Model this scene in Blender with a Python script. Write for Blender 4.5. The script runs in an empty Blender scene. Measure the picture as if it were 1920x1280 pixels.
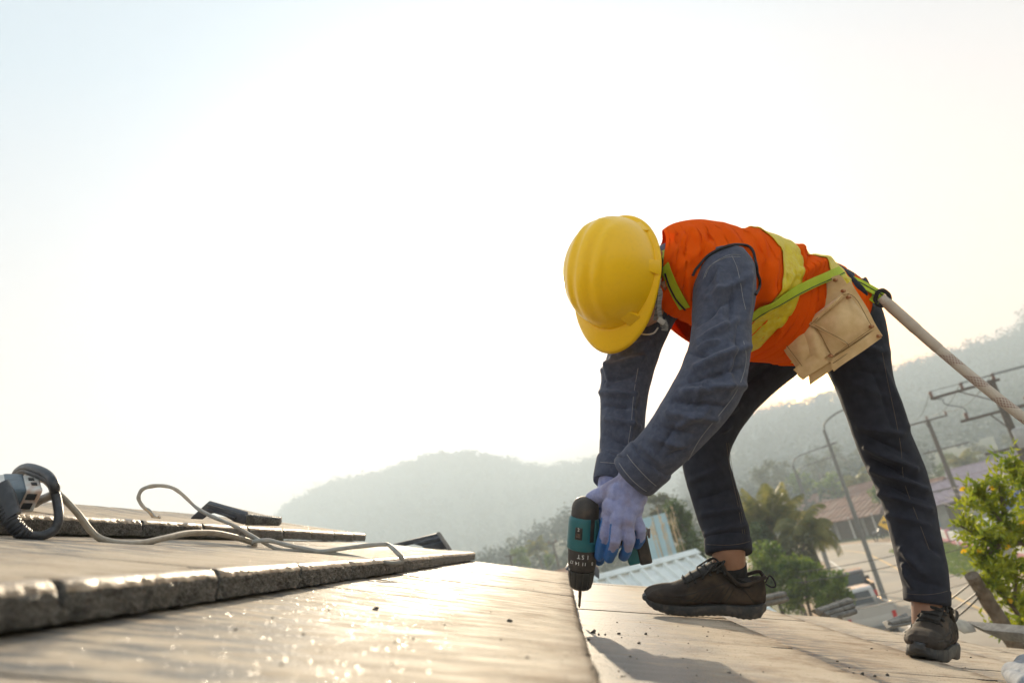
import bpy, bmesh, math, random
import numpy as np
from mathutils import Vector, Matrix
from mathutils.bvhtree import BVHTree
rng = np.random.default_rng(7)
random.seed(7)
SC = bpy.context.scene
COL = SC.collection
R = math.radians

# ---------------------------------------------------------------- camera, sky, sun, exposure
FPX = 1387.0
PITCH, ROLL = R(15.9), R(14.0)
FW = np.array([0, math.cos(PITCH), math.sin(PITCH)])
_r0 = np.array([1.0, 0, 0]); _u0 = np.cross(_r0, FW)
UP = math.cos(ROLL) * _u0 + math.sin(ROLL) * _r0
RT = math.cos(ROLL) * _r0 - math.sin(ROLL) * _u0
cam = bpy.data.cameras.new('camera'); camo = bpy.data.objects.new('camera', cam); COL.objects.link(camo)
camo.matrix_world = Matrix(((RT[0], UP[0], -FW[0], 0), (RT[1], UP[1], -FW[1], 0), (RT[2], UP[2], -FW[2], 0), (0, 0, 0, 1)))
cam.sensor_width = 36; cam.lens = FPX / 1920 * 36
cam.clip_start = 0.02; cam.clip_end = 9000
cam.dof.use_dof = True; cam.dof.focus_distance = 1.75; cam.dof.aperture_fstop = 4.0
SC.camera = camo

def ray_(x, y):
    d = FW + ((x - 960) / FPX) * RT - ((y - 640) / FPX) * UP; return tuple(float(v) for v in d / np.linalg.norm(d))
SUN_AZ, SUN_EL = R(-1.5), R(20.0)
world = bpy.data.worlds.new('World'); SC.world = world; world.use_nodes = True
nt = world.node_tree; nt.nodes.clear()
wo = nt.nodes.new('ShaderNodeOutputWorld'); bg = nt.nodes.new('ShaderNodeBackground')
sky = nt.nodes.new('ShaderNodeTexSky'); sky.sky_type = 'NISHITA'; sky.sun_disc = False
sky.sun_elevation = SUN_EL; sky.sun_rotation = SUN_AZ; sky.air_density = 1.0; sky.dust_density = 6.0; sky.ozone_density = 1.0
hs = nt.nodes.new('ShaderNodeHueSaturation'); hs.inputs['Saturation'].default_value = 0.42   # thick white haze in the sky
veil = nt.nodes.new('ShaderNodeMixRGB'); veil.blend_type = 'ADD'; veil.inputs[0].default_value = 1.0; 
sx_ = nt.nodes.new('ShaderNodeTexCoord'); sz_ = nt.nodes.new('ShaderNodeSeparateXYZ'); nt.links.new(sx_.outputs['Generated'], sz_.inputs[0])
vr = nt.nodes.new('ShaderNodeValToRGB'); vr.color_ramp.elements[0].position = 0.0; vr.color_ramp.elements[1].position = 0.62     # height above the horizon: cream haze to pale blue
vr.color_ramp.elements[0].color = (1.24, .84, .64, 1); vr.color_ramp.elements[1].color = (.68, .87, 1.05, 1); e_ = vr.color_ramp.elements.new(.28); e_.color = (1.04, .90, .90, 1)
nt.links.new(sz_.outputs[2], vr.inputs[0]); nt.links.new(vr.outputs[0], veil.inputs[2])
hs.inputs['Value'].default_value = 0.05
nt.links.new(sky.outputs[0], hs.inputs['Color']); cl_ = nt.nodes.new('ShaderNodeVectorMath'); cl_.operation = 'MINIMUM'; cl_.inputs[1].default_value = (2.7, 2.7, 2.7); nt.links.new(hs.outputs[0], cl_.inputs[0]); nt.links.new(cl_.outputs[0], veil.inputs[1])
# low warm glow where the haze is brightest, just over the wooded ridge
GD = (ray_(1532, 728))
geo = nt.nodes.new('ShaderNodeNewGeometry'); dot = nt.nodes.new('ShaderNodeVectorMath'); dot.operation = 'DOT_PRODUCT'; dot.inputs[1].default_value = [-v for v in GD]
nt.links.new(geo.outputs['Incoming'], dot.inputs[0])
prev = veil.outputs[0]
for pw, col in ((2600, (120, 80, 30, 1)), (110, (26, 9, .1, 1)), (22, (.9, .2, .0, 1))):
    mx_ = nt.nodes.new('ShaderNodeMath'); mx_.operation = 'MAXIMUM'; mx_.inputs[1].default_value = 0; nt.links.new(dot.outputs['Value'], mx_.inputs[0])
    pp_ = nt.nodes.new('ShaderNodeMath'); pp_.operation = 'POWER'; pp_.inputs[1].default_value = pw; nt.links.new(mx_.outputs[0], pp_.inputs[0])
    cm = nt.nodes.new('ShaderNodeMixRGB'); cm.inputs[1].default_value = (0, 0, 0, 1); cm.inputs[2].default_value = col; nt.links.new(pp_.outputs[0], cm.inputs[0])
    ad = nt.nodes.new('ShaderNodeMixRGB'); ad.blend_type = 'ADD'; ad.inputs[0].default_value = 1; nt.links.new(prev, ad.inputs[1]); nt.links.new(cm.outputs[0], ad.inputs[2]); prev = ad.outputs[0]
nt.links.new(prev, bg.inputs[0]); nt.links.new(bg.outputs[0], wo.inputs[0])
bg.inputs[1].default_value = 0.15
sun = bpy.data.lights.new('sun', 'SUN'); suno = bpy.data.objects.new('sun', sun); COL.objects.link(suno)
sun.energy = 2.6; sun.angle = R(0.9); sun.color = (1.0, 0.82, 0.58)
SDIR = Vector((math.sin(SUN_AZ) * math.cos(SUN_EL), math.cos(SUN_AZ) * math.cos(SUN_EL), math.sin(SUN_EL)))
suno.rotation_euler = SDIR.to_track_quat('Z', 'Y').to_euler()
vs = SC.view_settings
vs.view_transform = 'Standard'; vs.look = 'None'; vs.exposure = 2.2; vs.gamma = 1.0; vs.use_curve_mapping = False
SC.cycles.use_denoising = True
SC.cycles.max_bounces = 8; SC.cycles.diffuse_bounces = 3; SC.cycles.glossy_bounces = 3; SC.cycles.transparent_max_bounces = 8
SC.cycles.volume_bounces = 3
SC.cycles.sample_clamp_indirect = 6

# ---------------------------------------------------------------- helpers: where a pixel of the view lies in the place
def ray(x, y): return FW + ((x - 960) / FPX) * RT - ((y - 640) / FPX) * UP
def P(x, y, z): return ray(x, y) * z
GZ = -6.0
def G(x, y, z=GZ):
    d = ray(x, y); return d * (z / d[2])
def proj(co):
    co = np.asarray(co, float); z = co @ FW
    return 960 + FPX * (co @ RT) / z, 640 - FPX * (co @ UP) / z
# roof frame: S down the slope, Y along the courses, N out of the roof
RA = R(22.5); RH = 0.135
SV = np.array([math.cos(RA), 0, -math.sin(RA)]); YV = np.array([0, 1.0, 0]); NV = np.array([math.sin(RA), 0, math.cos(RA)])
HANDZ = -.105
def rf(s, y, n): return SV * s + YV * y + NV * (n - RH)
def on_roof(x, y, n=0.02):
    d = ray(x, y); return d * ((n - RH) / (d @ NV))
def unit(v): v = np.asarray(v, float); return v / (np.linalg.norm(v) + 1e-12)

# ---------------------------------------------------------------- helpers: meshes
def wpos(o):
    p = np.zeros(3)
    while o is not None: p = p + np.array(o.location); o = o.parent
    return p
def link(name, me, mats, parent=None, smooth=40, loc=None):
    o = bpy.data.objects.new(name, me); COL.objects.link(o)
    for m in (mats if isinstance(mats, (list, tuple)) else [mats]):
        if m is not None: me.materials.append(m)
    if parent is not None: o.parent = parent
    if loc is not None: o.location = loc
    if smooth:
        me.shade_smooth()
        if smooth < 180: me.set_sharp_from_angle(angle=R(smooth))
    return o
def mesh(name, V, F, mats, parent=None, smooth=40, loc=None, mi=None):
    """V world points: they are stored relative to the object's own place."""
    V = np.asarray(V, float)
    org = np.array(loc, float) if (loc is not None and parent is None) else wpos(parent) if parent is not None else np.zeros(3)
    me = bpy.data.meshes.new(name)
    if isinstance(F, np.ndarray): F = F.tolist()
    me.from_pydata((V - org).tolist(), [], F); me.update()
    o = link(name, me, mats, parent, smooth, loc if parent is None else None)
    if mi is not None: me.polygons.foreach_set('material_index', np.asarray(mi, np.int32))
    return o
def thing(name, label, cat, loc=(0, 0, 0), group=None):
    o = bpy.data.objects.new(name, None); COL.objects.link(o); o.location = tuple(float(v) for v in loc)
    o.empty_display_size = 0.1
    return tag(o, label, cat, group)
def tag(o, label, cat, group=None):
    o['label'] = label; o['category'] = cat
    if group: o['group'] = group
    return o
def kind(o, k): o['kind'] = k; return o
def copy_tree(o, parent=None):
    c = o.copy(); COL.objects.link(c)
    if parent is not None: c.parent = parent
    for ch in list(o.children): copy_tree(ch, c)
    return c
class MB:
    """collects pieces of one mesh"""
    def __init__(s): s.V = []; s.F = []; s.n = 0; s.mi = []
    def add(s, V, F, m=0):
        V = np.asarray(V, float); s.V.append(V)
        for f in F: s.F.append([i + s.n for i in f]); s.mi.append(m)
        s.n += len(V); return s
    def out(s): return np.concatenate(s.V), s.F
    def build(s, name, mats, parent=None, smooth=40, loc=None):
        V, F = s.out(); return mesh(name, V, F, mats, parent, smooth, loc, s.mi if max(s.mi) else None)
def grid_faces(nu, nv, wrap_v=True, flip=False):
    F = []
    for i in range(nu - 1):
        for j in range(nv if wrap_v else nv - 1):
            a = i * nv + j; b = i * nv + (j + 1) % nv; c = (i + 1) * nv + (j + 1) % nv; d = (i + 1) * nv + j
            F.append([a, d, c, b] if flip else [a, b, c, d])
    return F
def catmull(K, m):
    K = np.asarray(K, float); n = len(K); out = []
    Q = np.vstack([2 * K[0] - K[1], K, 2 * K[-1] - K[-2]])
    for i in range(n - 1):
        p0, p1, p2, p3 = Q[i:i + 4]
        for k in range(m):
            t = k / m
            out.append(0.5 * (2 * p1 + (p2 - p0) * t + (2 * p0 - 5 * p1 + 4 * p2 - p3) * t * t + (3 * p1 - p0 - 3 * p2 + p3) * t ** 3))
    out.append(K[-1]); return np.array(out)
def frames(C, up=None):
    C = np.asarray(C, float); T = np.gradient(C, axis=0); T /= np.linalg.norm(T, axis=1)[:, None] + 1e-12
    a = np.array([0, 0, 1.0]) if up is None else np.asarray(up, float)
    if abs(a @ T[0]) > 0.95: a = np.array([1.0, 0.2, 0])
    n = unit(a - T[0] * (a @ T[0])); Ns = []
    for t in T:
        n = unit(n - t * (n @ t)); Ns.append(n)
    Ns = np.array(Ns); return T, Ns, np.cross(T, Ns)
def tube(C, r, n=8, caps=True, up=None, flat=1.0, phase=0.0):
    """round (or flat) bar along the points C; r number or per point"""
    C = np.asarray(C, float); T, A, B = frames(C, up)
    r = np.broadcast_to(np.asarray(r, float), (len(C),))
    th = np.arange(n) * 2 * math.pi / n + phase
    V = C[:, None, :] + r[:, None, None] * (np.cos(th)[None, :, None] * A[:, None, :] + flat * np.sin(th)[None, :, None] * B[:, None, :])
    V = V.reshape(-1, 3); F = grid_faces(len(C), n)
    if caps:
        F.append(list(range(n - 1, -1, -1))); k = (len(C) - 1) * n; F.append(list(range(k, k + n)))
    return V, F
def loft(K, m=6, n=32, caps=True, power=2.0):
    """K rows: centre(3), axis u(3) with its length, axis v(3) with its length"""
    K = catmull(np.asarray(K, float), m); th = np.arange(n) * 2 * math.pi / n
    c, s = np.cos(th), np.sin(th); e = 2.0 / power
    c = np.sign(c) * abs(c) ** e; s = np.sign(s) * abs(s) ** e
    V = K[:, None, 0:3] + c[None, :, None] * K[:, None, 3:6] + s[None, :, None] * K[:, None, 6:9]
    F = grid_faces(len(K), n); V = V.reshape(-1, 3)
    if caps:
        F.append(list(range(n - 1, -1, -1))); k = (len(K) - 1) * n; F.append(list(range(k, k + n)))
    return V, F
def limb(rows, flat=0.95, m=6, n=28, view=None):
    """rows of (px, py, depth, half width in px): a limb or sleeve as it lies in the place"""
    C = np.array([P(x, y, z) for x, y, z, w in rows]); Rr = np.array([w * z / FPX for x, y, z, w in rows])
    T = np.gradient(C, axis=0); K = []
    for c, t, rr in zip(C, T, Rr):
        t = unit(t); u = unit(np.cross(t, FW)); v = np.cross(u, t)
        K.append(np.concatenate([c, u * rr, v * rr * flat]))
    return loft(K, m, n)
def capsule(a, b, ra, rb, n=14):
    a = np.asarray(a, float); b = np.asarray(b, float); t = unit(b - a)
    L = np.linalg.norm(b - a); C, rr = [], []
    for k in range(5):
        q = math.pi / 2 * (k / 4.0); C.append(a - t * ra * math.cos(q) * 0.999); rr.append(max(ra * math.sin(q), ra * .05))
    for k in range(1, 4): C.append(a + t * L * k / 4); rr.append(ra + (rb - ra) * k / 4)
    for k in range(5):
        q = math.pi / 2 * (k / 4.0); C.append(b + t * rb * math.sin(q) * 0.999); rr.append(max(rb * math.cos(q), rb * .05))
    return tube(C, rr, n)
def ellipsoid(c, U, V_, W, nu=14, nv=20, pw=1.0):
    c = np.asarray(c, float); out = []
    for i in range(nu + 1):
        ph = -math.pi / 2 + math.pi * i / nu
        cp = max(math.cos(ph), 0.02)
        for j in range(nv):
            th = 2 * math.pi * j / nv
            out.append(c + np.asarray(U) * cp * math.cos(th) + np.asarray(V_) * cp * math.sin(th) + np.asarray(W) * math.sin(ph))
    F = grid_faces(nu + 1, nv); F.append(list(range(nv - 1, -1, -1))); F.append(list(range(nu * nv, nu * nv + nv)))
    return np.array(out), F
def box(c, X, Y, Z):
    """box about c with half axes X, Y, Z"""
    c, X, Y, Z = (np.asarray(q, float) for q in (c, X, Y, Z))
    V = [c + a * X + b * Y + d * Z for a in (-1, 1) for b in (-1, 1) for d in (-1, 1)]
    F = [[0, 1, 3, 2], [4, 6, 7, 5], [0, 4, 5, 1], [2, 3, 7, 6], [0, 2, 6, 4], [1, 5, 7, 3]]
    if np.dot(np.cross(X, Y), Z) < 0: F = [f[::-1] for f in F]
    return np.array(V), F
def bevel(o, w=0.003, seg=2, angle=40):
    bm = bmesh.new(); bm.from_mesh(o.data)
    ed = [e for e in bm.edges if len(e.link_faces) == 2 and e.calc_face_angle(0) > R(angle)]
    bmesh.ops.bevel(bm, geom=ed, offset=w, segments=seg, affect='EDGES', profile=0.6, clamp_overlap=True)
    bm.to_mesh(o.data); bm.free(); o.data.shade_smooth(); o.data.set_sharp_from_angle(angle=R(50)); return o
def remesh(parts, voxel, smooth_it=2):
    """union of overlapping closed shapes as one continuous surface -> V, quads"""
    b = MB()
    for V, F in parts: b.add(V, F)
    V, F = b.out(); me = bpy.data.meshes.new('tmp'); me.from_pydata(V.tolist(), [], F); me.update()
    o = bpy.data.objects.new('tmp', me); COL.objects.link(o)
    md = o.modifiers.new('r', 'REMESH'); md.mode = 'VOXEL'; md.voxel_size = voxel
    if smooth_it:
        s = o.modifiers.new('s', 'SMOOTH'); s.factor = 0.5; s.iterations = smooth_it
    dg = bpy.context.evaluated_depsgraph_get(); e = o.evaluated_get(dg); m2 = bpy.data.meshes.new_from_object(e)
    n = len(m2.vertices); co = np.empty(n * 3); m2.vertices.foreach_get('co', co)
    F = [list(p.vertices) for p in m2.polygons]
    bpy.data.objects.remove(o); bpy.data.meshes.remove(me); bpy.data.meshes.remove(m2)
    return co.reshape(-1, 3), F
def normals(V, F):
    me = bpy.data.meshes.new('tmp'); me.from_pydata(V.tolist(), [], F); me.update()
    no = np.empty(len(V) * 3); me.vertices.foreach_get('normal', no); bpy.data.meshes.remove(me); return no.reshape(-1, 3)
FOLD = 3.0
def folds(V, F, segs, noise_amp=0.0, noise_scale=30.0, seed=1, depth=None):
    """cloth folds: ridges (amp > 0) and valleys along lines given in the view, plus fine creasing"""
    no = normals(V, F); x, y = proj(V); d = np.zeros(len(V))
    for (x0, y0, x1, y1, w, a) in segs:
        dx, dy = x1 - x0, y1 - y0; L2 = dx * dx + dy * dy
        t = np.clip(((x - x0) * dx + (y - y0) * dy) / L2, 0, 1)
        q = np.hypot(x - x0 - t * dx, y - y0 - t * dy); w = w * .85
        prof = np.exp(-(q / w) ** 2) if a > 0 else np.exp(-abs(q) / (w * .8))
        d += FOLD * a * prof * (0.35 + 0.65 * np.sin(math.pi * np.clip(t, 0.08, 0.92)))
    if noise_amp: d += noise_amp * snoise(V * noise_scale, seed)
    return V + no * d[:, None]
def snoise(X, seed=0, octs=3):
    g = np.random.default_rng(seed); out = np.zeros(len(X)); a = 1.0; tot = 0
    for o in range(octs):
        for k in range(4):
            v = g.normal(size=3); v /= np.linalg.norm(v)
            w = g.normal(size=3) * 0.6
            out += a * np.sin(X @ v * (2 ** o) + 1.3 * np.sin(X @ w * (2 ** o) + g.uniform(0, 6)) + g.uniform(0, 6))
        tot += a * 2; a *= 0.5
    return out / tot
def bvh(V, F): return BVHTree.FromPolygons([Vector(v) for v in V], F)
def hit(tree, x, y, off=0.0):
    d = Vector(ray(x, y)); h = tree.ray_cast(Vector((0, 0, 0)), d.normalized())
    if h[0] is None: return None, None
    n = np.array(h[1]);
    if n @ np.array(d) > 0: n = -n
    return np.array(h[0]) + n * off, n
def ribbon(C, Nn, w, t):
    """flat strap along C with surface normals Nn, width w, thickness t"""
    C = np.asarray(C, float); Nn = np.asarray(Nn, float); T = np.gradient(C, axis=0); V = []
    w = np.broadcast_to(np.asarray(w, float), (len(C),))
    for c, n, tt, ww in zip(C, Nn, T, w):
        tt = unit(tt); n = unit(n - tt * (n @ tt)); b = np.cross(tt, n)
        V += [c + b * ww / 2 + n * t / 2, c - b * ww / 2 + n * t / 2, c - b * ww / 2 - n * t / 2, c + b * ww / 2 - n * t / 2]
    F = grid_faces(len(C), 4); F.append([3, 2, 1, 0]); k = (len(C) - 1) * 4; F.append([k, k + 1, k + 2, k + 3])
    return np.array(V), F
def lathe(o, ax, prof, n=32, ref=None):
    """prof rows (distance along ax from o, radius)"""
    ax = unit(ax); a = np.array([0.3, 0.2, 0.9]) if ref is None else np.asarray(ref, float)
    a = unit(a - ax * (a @ ax)); b = np.cross(ax, a); V = []
    for t, r in prof:
        for j in range(n):
            th = 2 * math.pi * j / n; V.append(np.asarray(o) + ax * t + r * (math.cos(th) * a + math.sin(th) * b))
    F = grid_faces(len(prof), n); F.append(list(range(n - 1, -1, -1))); k = (len(prof) - 1) * n; F.append(list(range(k, k + n)))
    return np.array(V), F

# ---------------------------------------------------------------- helpers: materials
def mat(name, c1, c2=None, scale=20, rough=0.6, rough2=None, bump=0.0, bscale=200, metal=0.0, spec=0.5, detail=4, stretch=None,
        translucent=0.0, coat=0.0, c3=None, scale3=4, amt3=0.5, bdist=0.002, emit=0, sheen=0.0, tcol=None):
    m = bpy.data.materials.new(name); m.use_nodes = True; t = m.node_tree; b = t.nodes['Principled BSDF']
    b.inputs['Base Color'].default_value = (*c1, 1); b.inputs['Roughness'].default_value = rough
    b.inputs['Metallic'].default_value = metal; b.inputs['Specular IOR Level'].default_value = spec
    if coat: b.inputs['Coat Weight'].default_value = coat; b.inputs['Coat Roughness'].default_value = 0.12
    if sheen: b.inputs['Sheen Weight'].default_value = sheen; b.inputs['Sheen Roughness'].default_value = 0.5
    tc = t.nodes.new('ShaderNodeTexCoord'); src = tc.outputs['Object']
    if stretch is not None:
        mp = t.nodes.new('ShaderNodeMapping'); mp.inputs['Scale'].default_value = stretch; t.links.new(src, mp.inputs[0]); src = mp.outputs[0]
    col = None
    if c2 is not None:
        nz = t.nodes.new('ShaderNodeTexNoise'); nz.inputs['Scale'].default_value = scale; nz.inputs['Detail'].default_value = detail
        t.links.new(src, nz.inputs['Vector'])
        rp = t.nodes.new('ShaderNodeValToRGB'); rp.color_ramp.elements[0].position = 0.32; rp.color_ramp.elements[1].position = 0.68
        rp.color_ramp.elements[0].color = (*c1, 1); rp.color_ramp.elements[1].color = (*c2, 1)
        t.links.new(nz.outputs['Fac'], rp.inputs[0]); col = rp.outputs[0]
        if rough2 is not None:
            mr = t.nodes.new('ShaderNodeMapRange'); mr.inputs['To Min'].default_value = rough; mr.inputs['To Max'].default_value = rough2
            mr.inputs['From Min'].default_value = 0.3; mr.inputs['From Max'].default_value = 0.7
            t.links.new(nz.outputs['Fac'], mr.inputs['Value']); t.links.new(mr.outputs[0], b.inputs['Roughness'])
        if c3 is not None:
            n3 = t.nodes.new('ShaderNodeTexNoise'); n3.inputs['Scale'].default_value = scale3; n3.inputs['Detail'].default_value = 6
            t.links.new(src, n3.inputs['Vector'])
            r3 = t.nodes.new('ShaderNodeValToRGB'); r3.color_ramp.elements[0].position = 0.5; r3.color_ramp.elements[1].position = 0.66
            r3.color_ramp.elements[0].color = (0, 0, 0, 1); r3.color_ramp.elements[1].color = (amt3, amt3, amt3, 1)
            t.links.new(n3.outputs['Fac'], r3.inputs[0])
            mx = t.nodes.new('ShaderNodeMixRGB'); mx.inputs[2].default_value = (*c3, 1)
            t.links.new(r3.outputs[0], mx.inputs[0]); t.links.new(col, mx.inputs[1]); col = mx.outputs[0]
        t.links.new(col, b.inputs['Base Color'])
    if bump:
        nb = t.nodes.new('ShaderNodeTexNoise'); nb.inputs['Scale'].default_value = bscale; nb.inputs['Detail'].default_value = 3
        t.links.new(src, nb.inputs['Vector'])
        bp = t.nodes.new('ShaderNodeBump'); bp.inputs['Strength'].default_value = bump; bp.inputs['Distance'].default_value = bdist
        t.links.new(nb.outputs['Fac'], bp.inputs['Height']); t.links.new(bp.outputs[0], b.inputs['Normal'])
    if translucent:
        tr = t.nodes.new('ShaderNodeBsdfTranslucent'); mxs = t.nodes.new('ShaderNodeMixShader'); mxs.inputs[0].default_value = translucent
        if tcol is not None: tr.inputs[0].default_value = (*tcol, 1)
        elif col is not None: t.links.new(col, tr.inputs[0])
        else: tr.inputs[0].default_value = (*c1, 1)
        t.links.new(b.outputs[0], mxs.inputs[1]); t.links.new(tr.outputs[0], mxs.inputs[2])
        t.links.new(mxs.outputs[0], t.nodes['Material Output'].inputs['Surface'])
    return m
# ================================================================ the roof
def tile_top_mat(rim=.45, wet_spec=.05, wet_rough=.42, m0=.40, m1=.58, dirt=.8):
    m = bpy.data.materials.new('weathered_tile_face'); m.use_nodes = True; t = m.node_tree; L = t.links.new; b = t.nodes['Principled BSDF']
    tc = t.nodes.new('ShaderNodeTexCoord'); oi = t.nodes.new('ShaderNodeObjectInfo')
    mul = t.nodes.new('ShaderNodeVectorMath'); mul.operation = 'SCALE'; mul.inputs[0].default_value = (7.3, 3.1, 1.7); L(oi.outputs['Random'], mul.inputs['Scale'])
    add = t.nodes.new('ShaderNodeVectorMath'); add.operation = 'ADD'; L(tc.outputs['Object'], add.inputs[0]); L(mul.outputs[0], add.inputs[1])
    def noise(vec, scale, det=5, st=None, rough=0.55):
        if st:
            mp = t.nodes.new('ShaderNodeMapping'); mp.inputs['Scale'].default_value = st; L(vec, mp.inputs[0]); vec = mp.outputs[0]
        n = t.nodes.new('ShaderNodeTexNoise'); n.inputs['Scale'].default_value = scale; n.inputs['Detail'].default_value = det
        n.inputs['Roughness'].default_value = rough; L(vec, n.inputs['Vector']); return n.outputs['Fac']
    def ramp(x, p0, c0, p1, c1):
        r = t.nodes.new('ShaderNodeValToRGB'); r.color_ramp.elements[0].position = p0; r.color_ramp.elements[1].position = p1
        r.color_ramp.elements[0].color = (*c0, 1) if len(c0) == 3 else c0; r.color_ramp.elements[1].color = (*c1, 1); L(x, r.inputs[0]); return r.outputs[0]
    def mix(f, a, c):
        x = t.nodes.new('ShaderNodeMixRGB'); L(f, x.inputs[0])
        for s, v in ((1, a), (2, c)):
            if isinstance(v, tuple): x.inputs[s].default_value = (*v, 1)
            else: L(v, x.inputs[s])
        return x.outputs[0]
    def math_(op, a, c):
        x = t.nodes.new('ShaderNodeMath'); x.operation = op
        for s, v in ((0, a), (1, c)):
            if isinstance(v, (int, float)): x.inputs[s].default_value = v
            else: L(v, x.inputs[s])
        return x.outputs[0]
    W = add.outputs[0]
    streak = noise(W, 9, 8, (1.0, 4.5, 1.0), .68)          # grain that runs down the slope
    blot = noise(W, 9, 9, None, .68)
    c = mix(ramp(streak, .3, (0, 0, 0), .7, (1, 1, 1)), (.42, .34, .255), (.56, .475, .375))
    c = mix(ramp(blot, .5, (0, 0, 0), .72, (.75, .75, .75)), c, (.22, .145, .09))      # rusty brown dirt
    fine = noise(W, 46, 7, (1.0, 2.4, 1.0), .7); c = mix(ramp(fine, .56, (0, 0, 0), .74, (.6, .6, .6)), c, (.64, .565, .46))
    dark = noise(W, 60, 5, (1.0, 1.8, 1.0), .65); c = mix(ramp(dark, .62, (0, 0, 0), .72, (.55, .55, .55)), c, (.16, .125, .1))
    sp = t.nodes.new('ShaderNodeSeparateXYZ'); L(tc.outputs['Object'], sp.inputs[0])
    wob = math_('MULTIPLY', math_('SUBTRACT', noise(W, 11, 4), .5), .22)
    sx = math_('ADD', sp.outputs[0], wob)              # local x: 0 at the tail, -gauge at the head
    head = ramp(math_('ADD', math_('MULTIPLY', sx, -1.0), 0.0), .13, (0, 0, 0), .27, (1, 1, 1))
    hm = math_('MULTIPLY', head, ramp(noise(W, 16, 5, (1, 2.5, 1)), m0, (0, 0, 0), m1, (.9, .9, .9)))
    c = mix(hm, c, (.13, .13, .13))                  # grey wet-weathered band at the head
    tail = ramp(math_('ADD', sp.outputs[0], math_('MULTIPLY', wob, .45)), -.0, (0, 0, 0), .001, (1, 1, 1))
    tm = math_('MULTIPLY', ramp(math_('ADD', math_('ADD', sp.outputs[0], .5), math_('MULTIPLY', wob, .4)), .455, (0, 0, 0), .5, (1, 1, 1)), ramp(noise(W, 24, 5), .42 - (dirt - .8), (0, 0, 0), .62 - (dirt - .8), (dirt, dirt, dirt)))
    c = mix(tm, c, (.17, .125, .09))                   # moss and dirt along the worn lower edge
    spk = noise(W, 330, 2); c = mix(ramp(spk, .66, (0, 0, 0), .74, (.7, .7, .7)), c, (.13, .1, .08))
    L(c, b.inputs['Base Color'])
    rr = t.nodes.new('ShaderNodeMapRange'); rr.inputs['From Min'].default_value = .35; rr.inputs['From Max'].default_value = .65
    rr.inputs['To Min'].default_value = .62; rr.inputs['To Max'].default_value = .85; L(noise(W, 13, 5, (1, 3, 1)), rr.inputs['Value']); pass
    vo = t.nodes.new('ShaderNodeTexVoronoi'); vo.inputs['Scale'].default_value = 260; L(W, vo.inputs['Vector'])      # glassy grains that catch the sun
    vs_ = t.nodes.new('ShaderNodeSeparateColor'); L(vo.outputs['Color'], vs_.inputs[0])
    grain = math_('MULTIPLY', math_('GREATER_THAN', vs_.outputs[0], .86), math_('LESS_THAN', vo.outputs['Distance'], .34))
    h = math_('ADD', math_('MULTIPLY', noise(W, 420, 2), .9), math_('ADD', math_('MULTIPLY', noise(W, 34, 6, (1, 2.2, 1), .7), .5), math_('MULTIPLY', noise(W, 1300, 1), .22)))
    bp = t.nodes.new('ShaderNodeBump'); bp.inputs['Strength'].default_value = .42; bp.inputs['Distance'].default_value = .0018; L(h, bp.inputs['Height']); L(bp.outputs[0], b.inputs['Normal'])
    rx = t.nodes.new('ShaderNodeMixRGB'); L(grain, rx.inputs[0]); L(rr.outputs[0], rx.inputs[1]); rx.inputs[2].default_value = (.16, .16, .16, 1); L(rx.outputs[0], b.inputs['Roughness'])
    wet = t.nodes.new('ShaderNodeMixRGB'); L(math_('MULTIPLY', hm, .75), wet.inputs[0]); L(rx.outputs[0], wet.inputs[1]); wet.inputs[2].default_value = (wet_rough, wet_rough, wet_rough, 1); L(math_('SUBTRACT', wet.outputs[0], math_('MULTIPLY', math_('GREATER_THAN', sp.outputs[0], -.016), .3 if rim > .1 else 0)), b.inputs['Roughness'])
    cen = t.nodes.new('ShaderNodeVectorMath'); cen.operation = 'SUBTRACT'; cen.inputs[1].default_value = (.5, .5, .5); L(vo.outputs['Color'], cen.inputs[0])
    sca = t.nodes.new('ShaderNodeVectorMath'); sca.operation = 'SCALE'; L(cen.outputs[0], sca.inputs[0]); L(math_('MULTIPLY', grain, .75), sca.inputs['Scale'])
    nrm = t.nodes.new('ShaderNodeVectorMath'); nrm.operation = 'ADD'; L(bp.outputs[0], nrm.inputs[0]); L(sca.outputs[0], nrm.inputs[1])
    nn_ = t.nodes.new('ShaderNodeVectorMath'); nn_.operation = 'NORMALIZE'; L(nrm.outputs[0], nn_.inputs[0]); L(nn_.outputs[0], b.inputs['Normal'])
    sl = t.nodes.new('ShaderNodeMath'); sl.operation = 'MULTIPLY_ADD'; L(grain, sl.inputs[0]); sl.inputs[1].default_value = .7; sl.inputs[2].default_value = .03; L(math_('ADD', math_('MULTIPLY', math_('GREATER_THAN', sp.outputs[0], -.016), rim), math_('ADD', sl.outputs[0], math_('MULTIPLY', hm, wet_spec))), b.inputs['Specular IOR Level'])
    return m
M_TOP = tile_top_mat(); M_TOP_DIRTY = tile_top_mat(.02, dirt=.95); M_TOP_WET = tile_top_mat(.02, .16, .30, .24, .42, .9)
M_BUTT = mat('porous_concrete', (.05, .048, .044), (.20, .19, .172), scale=300, rough=.7, rough2=.3, bump=1.0, bscale=420, bdist=.007, spec=.6, c3=(.02, .019, .018), scale3=50, amt3=.7)
TAILS = [-.96, -.41, .045, .465, .88, 1.29, 1.70, 2.11, 2.52]
YV_END, TW, TT = 3.72, .298, .041
house = thing('tiled_house', 'house roof of weathered beige concrete tiles the worker stands on', 'roof', rf(0.055, 1.5, 0))
ROT = np.stack([SV, YV, NV], 1)
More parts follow.
